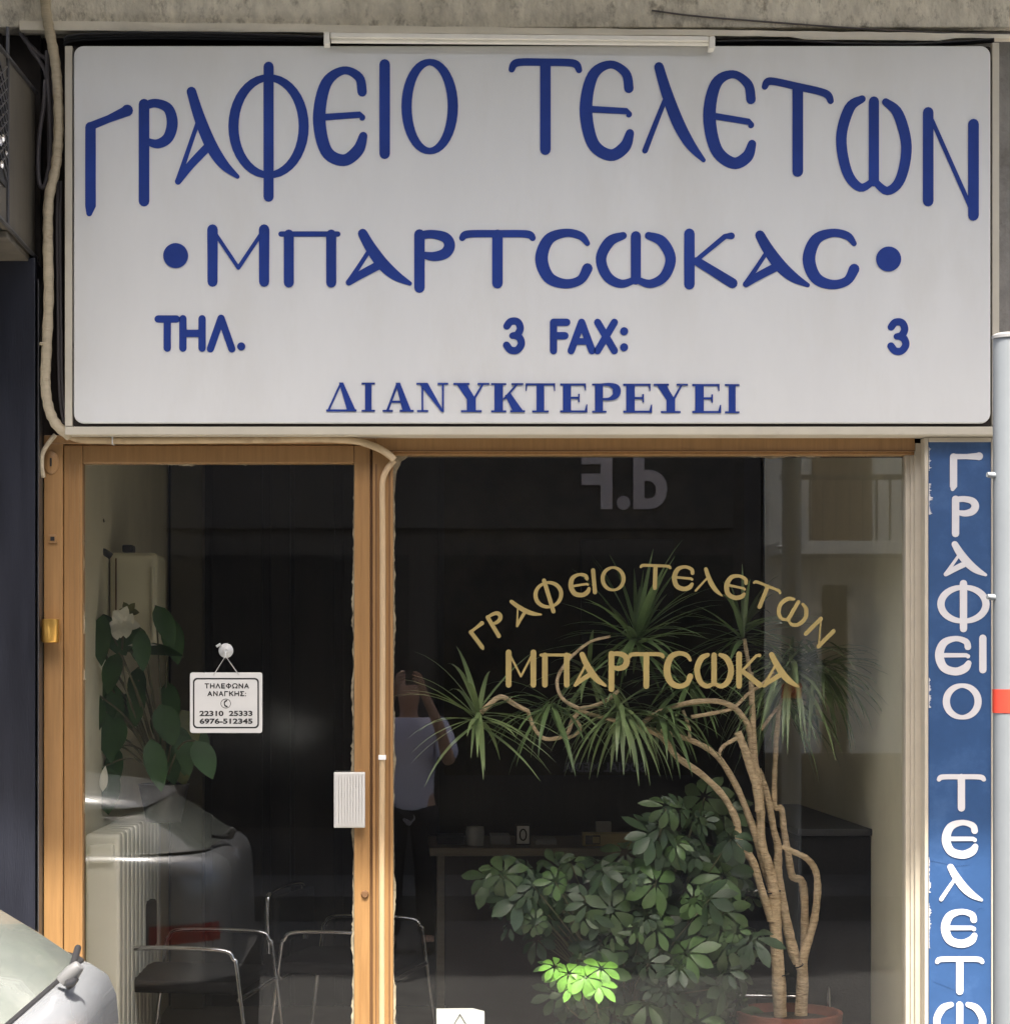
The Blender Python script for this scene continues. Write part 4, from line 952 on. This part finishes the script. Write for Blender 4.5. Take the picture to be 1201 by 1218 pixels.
for x, y, tx, kind in lv:
    Y = rnd.uniform(.72, 1.0); c = P(x, y - 32, Y)
    d = Vector((tx * .6 + rnd.uniform(-.15, .15), -.35, -1)); nn = Vector((tx * .3, -1, .45))
    leaf(mY if kind else mL, c, d, nn, rnd.uniform(.13, .20), rnd.uniform(.062, .098), rnd.uniform(.2, .7), 7, .18)
    mSt.tube(smooth3([b0, (b0 + c) / 2 + Vector((0, 0, .06)), c], 4), .0035, 5)
leaf(mL, P(150, 775, .8), (1, -.2, .12), (0, -.5, 1), .2, .09, .4, 7); leaf(mL, P(150, 780, .8), (-.4, -.2, .8), (0, -.9, .3), .16, .08, .3, 7)
mL.build('foliage', M_lily, lily, 0, True, fixn=False); mY.build('foliage', M_lily2, lily, 0, True, fixn=False)['label'] = 'yellowing leaves at the right of the plant'
fl = MB(); 
for x, y, sz in ((143, 742, .05), (152, 744, .045), (138, 748, .04), (147, 736, .045)):
    c = P(x, y, .76)
    for k in range(4): leaf(fl, c, (math.cos(k * 1.7 + x), -.5, math.sin(k * 1.7 + x)), (0, -1, .3), sz, sz * .8, .5, 5, .4)
fl.build('flower', M_petal, lily, 0, True, fixn=False)
fl = MB()
for k in range(6): leaf(fl, P(153, 728, .77), (math.cos(k), -.4, math.sin(k)), (0, -1, .3), .038, .026, .4, 4)
fl.build('bud', M_lily2, lily, 0, True, fixn=False)
for x, y, Y, d_, n_, L_, w_ in ((152, 768, .78, (1, -.1, .1), (0, -.7, .7), .10, .02), (116, 770, .80, (.3, -.1, -1), (0, -1, .1), .10, .03), (122, 942, .8, (.1, -.2, .8), (0, -1, .2), .09, .03)):
    fl = MB(); leaf(fl, P(x, y, Y), d_, n_, L_, w_, .2, 5); fl.build('petal', M_petal, lily, 0, True, fixn=False)
mSt.tube(smooth3([b0, P(150, 820, .85), P(146, 750, .77)], 5), .004, 6); mSt.build('stem', M_stem, lily, 0, True)

# ------------------------------------------------------------------ parked car
car = thing('parked_car', (-2.8, -1.9, RD), 'silver white hatchback parked at the kerb, its rear window and tail showing at lower left', 'car')
CY = -1.9
def ring(x0, x1, hw, z, rt, rf, n=9, bow=.13):
    """closed plan outline: tail at x0 (right), nose at x1 (left)"""
    out = []
    for cx, sy, r, a0 in ((x0, 1, rt, 0), (x1, 1, rf, 90), (x1, -1, rf, 180), (x0, -1, rt, 270)):
        ccx = cx - r if a0 in (0, 270) else cx + r; ccy = sy * (hw - r)
        for k in range(n + 1):
            a_ = R(a0 + 90 * k / n); x = ccx + r * math.cos(a_); y = ccy + r * math.sin(a_)
            fr_ = 1 - (abs(y) / hw) ** 2
            x += bow * fr_ * (1 if a0 in (0, 270) else -1) - (bow if a0 in (0, 270) else -bow)
            out.append(Vector((x, CY + y, z)))
    return out
car_shift = Vector((-.02, 0, -.03))
def loft(mb, rings, cap0=True, cap1=True):
    n = len(rings[0]); vs = [v for r in rings for v in r]; fs = []
    for i in range(len(rings) - 1):
        for k in range(n): fs.append((i * n + k, i * n + (k + 1) % n, (i + 1) * n + (k + 1) % n, (i + 1) * n + k))
    if cap0: fs.append(tuple(range(n - 1, -1, -1)))
    if cap1: fs.append(tuple(range((len(rings) - 1) * n, len(rings) * n)))
    mb.add(vs, fs)
mb = MB()
loft(mb, [ring(-.95, -4.55, .74, -.08, .2, .25), ring(-.90, -4.66, .79, .02, .26, .32), ring(-.865, -4.72, .81, .22, .3, .36), ring(-.86, -4.72, .815, .40, .3, .36),
          ring(-.868, -4.68, .815, .55, .3, .36), ring(-.872, -4.58, .81, .66, .3, .36), ring(-.878, -4.40, .80, .74, .3, .36), ring(-.895, -4.0, .785, .785, .3, .4), ring(-.925, -3.75, .765, .808, .3, .45), ring(-.95, -3.6, .74, .818, .3, .45)])
mb.build('body', M_carwhite, car, 0, True)
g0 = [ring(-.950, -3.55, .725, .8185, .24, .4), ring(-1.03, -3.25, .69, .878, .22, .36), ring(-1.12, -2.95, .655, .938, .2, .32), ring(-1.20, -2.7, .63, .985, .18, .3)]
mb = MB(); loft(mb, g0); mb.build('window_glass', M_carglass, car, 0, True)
mb = MB(); loft(mb, [ring(-1.165, -2.72, .645, .978, .16, .3), ring(-1.175, -2.70, .64, .996, .17, .3), ring(-1.30, -2.62, .60, 1.035, .2, .3), ring(-1.55, -2.45, .50, 1.07, .24, .3), ring(-1.8, -2.25, .30, 1.08, .14, .2)])
mb.build('roof', M_carwhite, car, 0, True)
for sy in (-1, 1):
    mb = MB()
    mb.tube(smooth3([(-2.0, CY + sy * .725, .825), (-2.0, CY + sy * .665, .985)], 2), .025, 8); mb.build('pillar', M_carwhite, car, 0, True)
mb = MB(); gr_ = ring(-.948, -3.56, .728, .8195, .24, .4); mb.tube(gr_ + [gr_[0]], .006, 6); mb.build('rubber_seal', M_carblack, car, 0, True)
mb = MB(); hb_ = Vector((-.970, CY + .1, .848))
mb.tube([hb_ + Vector((-.012, 0, -.02)), hb_ + Vector((.010, 0, .004)), hb_ + Vector((.024, 0, .018))], [.018, .017, .012], 14); wp = mb.build('wiper_hub', M_carhub, car, .003, True)
mb = MB(); mb.tube(smooth3([hb_ + Vector((.014, 0, -.012)), hb_ + Vector((.004, -.03, -.018)), hb_ + Vector((-.03, .30, .012))], 4), .008, 8); mb.build('wiper_arm', M_carblack, wp, 0, True)
for sy in (-1, 1):
    mb = MB()
    outer = [q for q in ring(-.858, -4.75, .822, .55, .3, .36) if (q.y - CY) * sy > .5 and -1.22 < q.x < -.95]
    outer.sort(key=lambda q: (q.y - CY) * sy - q.x)
    lo = [q + Vector((0, 0, -.045)) for q in outer]; hi = [q + Vector((-.006, -sy * .006, .02)) for q in outer]; n = len(outer)
    inn = Vector((-.04, -sy * .03, 0))
    mb.add(lo + hi + [q + inn for q in lo] + [q + inn for q in hi], [(i, i + 1, n + i + 1, n + i) for i in range(n - 1)] + [(i, i + 1, 2 * n + i + 1, 2 * n + i) for i in range(n - 1)] + [(n + i, n + i + 1, 3 * n + i + 1, 3 * n + i) for i in range(n - 1)] + [(0, n, 3 * n, 2 * n), (n - 1, 2 * n - 1, 4 * n - 1, 3 * n - 1)])
    mb.build('tail_light', M_taillight, car, 0, True)
mb = MB(); loft(mb, [ring(-.93, -4.6, .77, -.10, .26, .3), ring(-.85, -4.74, .822, -.04, .3, .36), ring(-.838, -4.75, .828, .26, .3, .36), ring(-.852, -4.74, .82, .36, .3, .36)]); mb.build('bumper', M_carblack, car, 0, True)
for x in (-1.52, -3.92):
    for sy in (-1, 1):
        yc = CY + sy * .735; mb = MB()
        mb.lathe((x, yc, RD + .325), [(.17, -.10), (.27, -.10), (.293, -.08), (.295, .0), (.293, .08), (.27, .10), (.17, .10)], 32, 'Y'); w = mb.build('wheel', M_tyre, car, 0, True)
        mb = MB(); mb.lathe((x, yc, RD + .325), [(.0, sy * .085), (.05, sy * .095), (.16, sy * .088), (.185, sy * .104), (.19, sy * .09), (.19, 0), (0, 0)], 32, 'Y'); mb.build('rim', M_alloy, w, 0, True)

car.location += car_shift

# ------------------------------------------------------------------ across the street (seen in the glass)
YO = -9.5
db = thing('office_building', (-3, YO - 3, PV), 'dark fronted building across the street with pale sign letters, mirrored in the window', 'building')
mb = MB(); mb.box(-16, 2.42, YO - 6, YO, PV - .1, 8.7); mb.build('wall', M_bldark, db)
mb = MB(); mb.box(-2.2, 2.2, YO + .001, YO + .06, 2.55, 3.3); mb.build('sign_board', M_bldark, db, .01)
mb = MB(); mb.box(-2.2, -.3, YO + .001, YO + .02, .25, 2.35); mb.box(-.1, 2.2, YO + .001, YO + .02, .25, 2.35); mb.build('shop_window', M_blwin, db)
mb = MB(); mb.box(-4.2, -3.1, YO + .001, YO + .03, PV, 2.3); mb.build('door', M_shutter, db, .006)
for x0 in (-12, -9.4, -6.8, -4.2, -1.6, 0.9):
    mb = MB(); mb.box(x0, x0 + 1.2, YO + .001, YO + .03, 4.3, 6.0); mb.build('window', M_blwin, db)
text_obj('lettering', 'd.F', M_letgrey, db, (1.36, YO + .075, 2.72), .58, .66, R(180), .012)
text_obj('lettering', 'SOCIAL MEDIA', M_letdim, db, (1.21, YO + .024, .68), .1, .64, R(180), .002)
pb = thing('apartment_building', (6, YO - 3, PV), 'pale apartment building with balconies across the street, mirrored at the right of the window', 'building')
mb = MB(); mb.box(2.45, 14, YO - 6, YO - .05, PV - .1, 8.5); mb.build('wall', M_blpale, pb)
for z0 in (2.33, 5.4):
    mb = MB(); mb.box(2.47, 9, YO - .049, YO + .5, z0, z0 + .1); bal = mb.build('balcony', M_blpale, pb, .01)
    mb = MB()
    for i in range(66): mb.box(2.5 + i * .1, 2.515 + i * .1, YO + .45, YO + .465, z0 + .102, z0 + .56)
    mb.box(2.48, 9, YO + .44, YO + .48, z0 + .56, z0 + .6); mb.build('railing', M_rail, bal)
    for x0 in (2.82, 4.4, 6.2):
        mb = MB(); mb.box(x0, x0 + .46, YO - .049, YO - .01, z0 + .11, z0 + 2.2); mb.build('window', M_shutter, pb, .005)
mb = MB(); mb.box(2.451, 14, YO - .049, YO - .03, PV, .82); mb.build('plinth', M_bldark, pb)
for x0 in (2.9, 5.3):
    mb = MB(); mb.box(x0, x0 + .19, YO - .049, YO - .02, .83, 2.12); mb.build('window', M_blwin, pb)
mb = MB(); mb.box(3.7, 4.7, YO - .029, YO - .005, PV, 2.05); mb.build('door', M_shutter, pb, .006)

# ------------------------------------------------------------------ the person with the phone, mirrored in the window
per = thing('person', (XC - .02, -6.42, RD), 'person in lavender shirt and dark trousers holding up a phone, mirrored in the window', 'person')
def skin(name, m, verts, edges, parent, root=0, sub=2):
    o0 = wloc(parent); me = bpy.data.meshes.new(name)
    me.from_pydata([Vector(v[:3]) - o0 for v in verts], edges, [])
    o = bpy.data.objects.new(name, me); COL.objects.link(o); o.parent = parent
    md = o.modifiers.new('skin', 'SKIN'); md.use_smooth_shade = True
    for i, v in enumerate(verts):
        r_ = v[3] if isinstance(v[3], tuple) else (v[3], v[3]); me.skin_vertices[0].data[i].radius = r_
        me.skin_vertices[0].data[i].use_root = (i == root)
    o.modifiers.new('sub', 'SUBSURF').levels = sub; o.modifiers['sub'].render_levels = sub
    me.materials.append(m); return o
bx0, by0, gz = XC - .02, -6.42, RD
V = []; E = []
def nv(x, y, z, r, link=None):
    if y < .2: z *= .95
    V.append((bx0 + x, by0 + y, gz + z, r))
    if link is not None: E.append((link, len(V) - 1))
    return len(V) - 1
pel = nv(0, 0, .98, (.10, .08)); sp1 = nv(0, .01, 1.18, (.125, .09), pel); chs = nv(0, .01, 1.40, (.15, .10), sp1); nk = nv(0, .0, 1.53, .055, chs); nk2 = nv(0, .02, 1.58, .055, nk)
hd = nv(0, .035, 1.66, (.075, .09), nk2); hd2 = nv(0, .03, 1.74, (.078, .095), hd); hd3 = nv(0, .02, 1.81, (.05, .06), hd2)
for sx in (-1, 1):
    sh = nv(sx * .19, 0, 1.47, .06, chs); el = nv(sx * .25, .14, 1.24, .043, sh); el2 = nv(sx * .18, .26, 1.42, .036, el); wr = nv(sx * .085, .345, 1.62, .026, el2)
    pm = nv(sx * .072, .372, 1.685, .024, wr)
    for k, (dz, ln) in enumerate(((.035, .065), (.015, .075), (-.005, .072), (-.022, .058))):
        f1 = nv(sx * .062, .392, 1.69 + dz, .009, pm); f2 = nv(sx * .045, .395 + .004, 1.70 + dz, .0085, f1); nv(sx * (.062 - ln * .6), .392, 1.706 + dz, .0075, f2)
    t1 = nv(sx * .058, .366, 1.672, .011, pm); nv(sx * .035, .368, 1.685, .009, t1)
    hp_ = nv(sx * .10, 0, .93, .095, pel); kn = nv(sx * .11, .02, .52, .062, hp_); an = nv(sx * .115, -.02, .10, .042, kn); nv(sx * .12, .12, .045, .04, an)
skin('body', M_skin, V, E, per)
def scale_of(ids): return None
K = .95
SV = [(bx0, by0, gz + .80 * K, (.185, .15)), (bx0, by0 + .01, gz + 1.12 * K, (.155, .125)), (bx0, by0 + .01, gz + 1.40 * K, (.18, .13)), (bx0, by0, gz + 1.52 * K, (.075, .075))]
SE = [(0, 1), (1, 2), (2, 3)]
for sx in (-1, 1):
    b = len(SV); SV += [(bx0 + sx * .195, by0, gz + 1.465 * K, .085), (bx0 + sx * .23, by0 + .07, gz + 1.36 * K, .078), (bx0 + sx * .25, by0 + .14, gz + 1.25 * K, .07)]; SE += [(2, b), (b, b + 1), (b + 1, b + 2)]
skin('shirt', M_shirt, SV, SE, per)
TV = [(bx0, by0, gz + 1.04 * K, (.14, .11))]; TE = []
for sx in (-1, 1):
    b = len(TV); TV += [(bx0 + sx * .10, by0, gz + .90 * K, .112), (bx0 + sx * .11, by0 + .02, gz + .52 * K, .082), (bx0 + sx * .115, by0 - .015, gz + .08, .068)]; TE += [(0, b), (b, b + 1), (b + 1, b + 2)]
skin('trousers', M_trouser, TV, TE, per)
skin('hair', M_hair, [(bx0, by0 - .03, gz + 1.70 * K, (.07, .065)), (bx0, by0 - .02, gz + 1.77 * K, (.086, .088)), (bx0, by0 + .02, gz + 1.82 * K, (.07, .085))], [(0, 1), (1, 2)], per)
for sx in (-1, 1):
    skin('shoe', M_shoe, [(bx0 + sx * .115, by0 - .05, gz + .045, .045), (bx0 + sx * .12, by0 + .06, gz + .045, .05), (bx0 + sx * .125, by0 + .16, gz + .035, .036)], [(0, 1), (1, 2)], per)
mb = MB(); mb.box(bx0 - .016, bx0 + .016, by0 + .112, by0 + .14, gz + 1.655 * K, gz + 1.70 * K); mb.build('nose', M_skin, per, .012, True, 3)
ph = thing('phone', (XC, -6.025, ZC), 'black phone held up by the person across the street', 'phone')
mb = MB(); mb.box(XC - .04, XC + .04, -6.03, -6.021, ZC - .075, ZC + .075); mb.build('case', M_black, ph, .003, True)
mb = MB(); mb.box(XC - .036, XC + .036, -6.0318, -6.0302, ZC - .07, ZC + .07); mb.build('screen', M_blwin, ph)
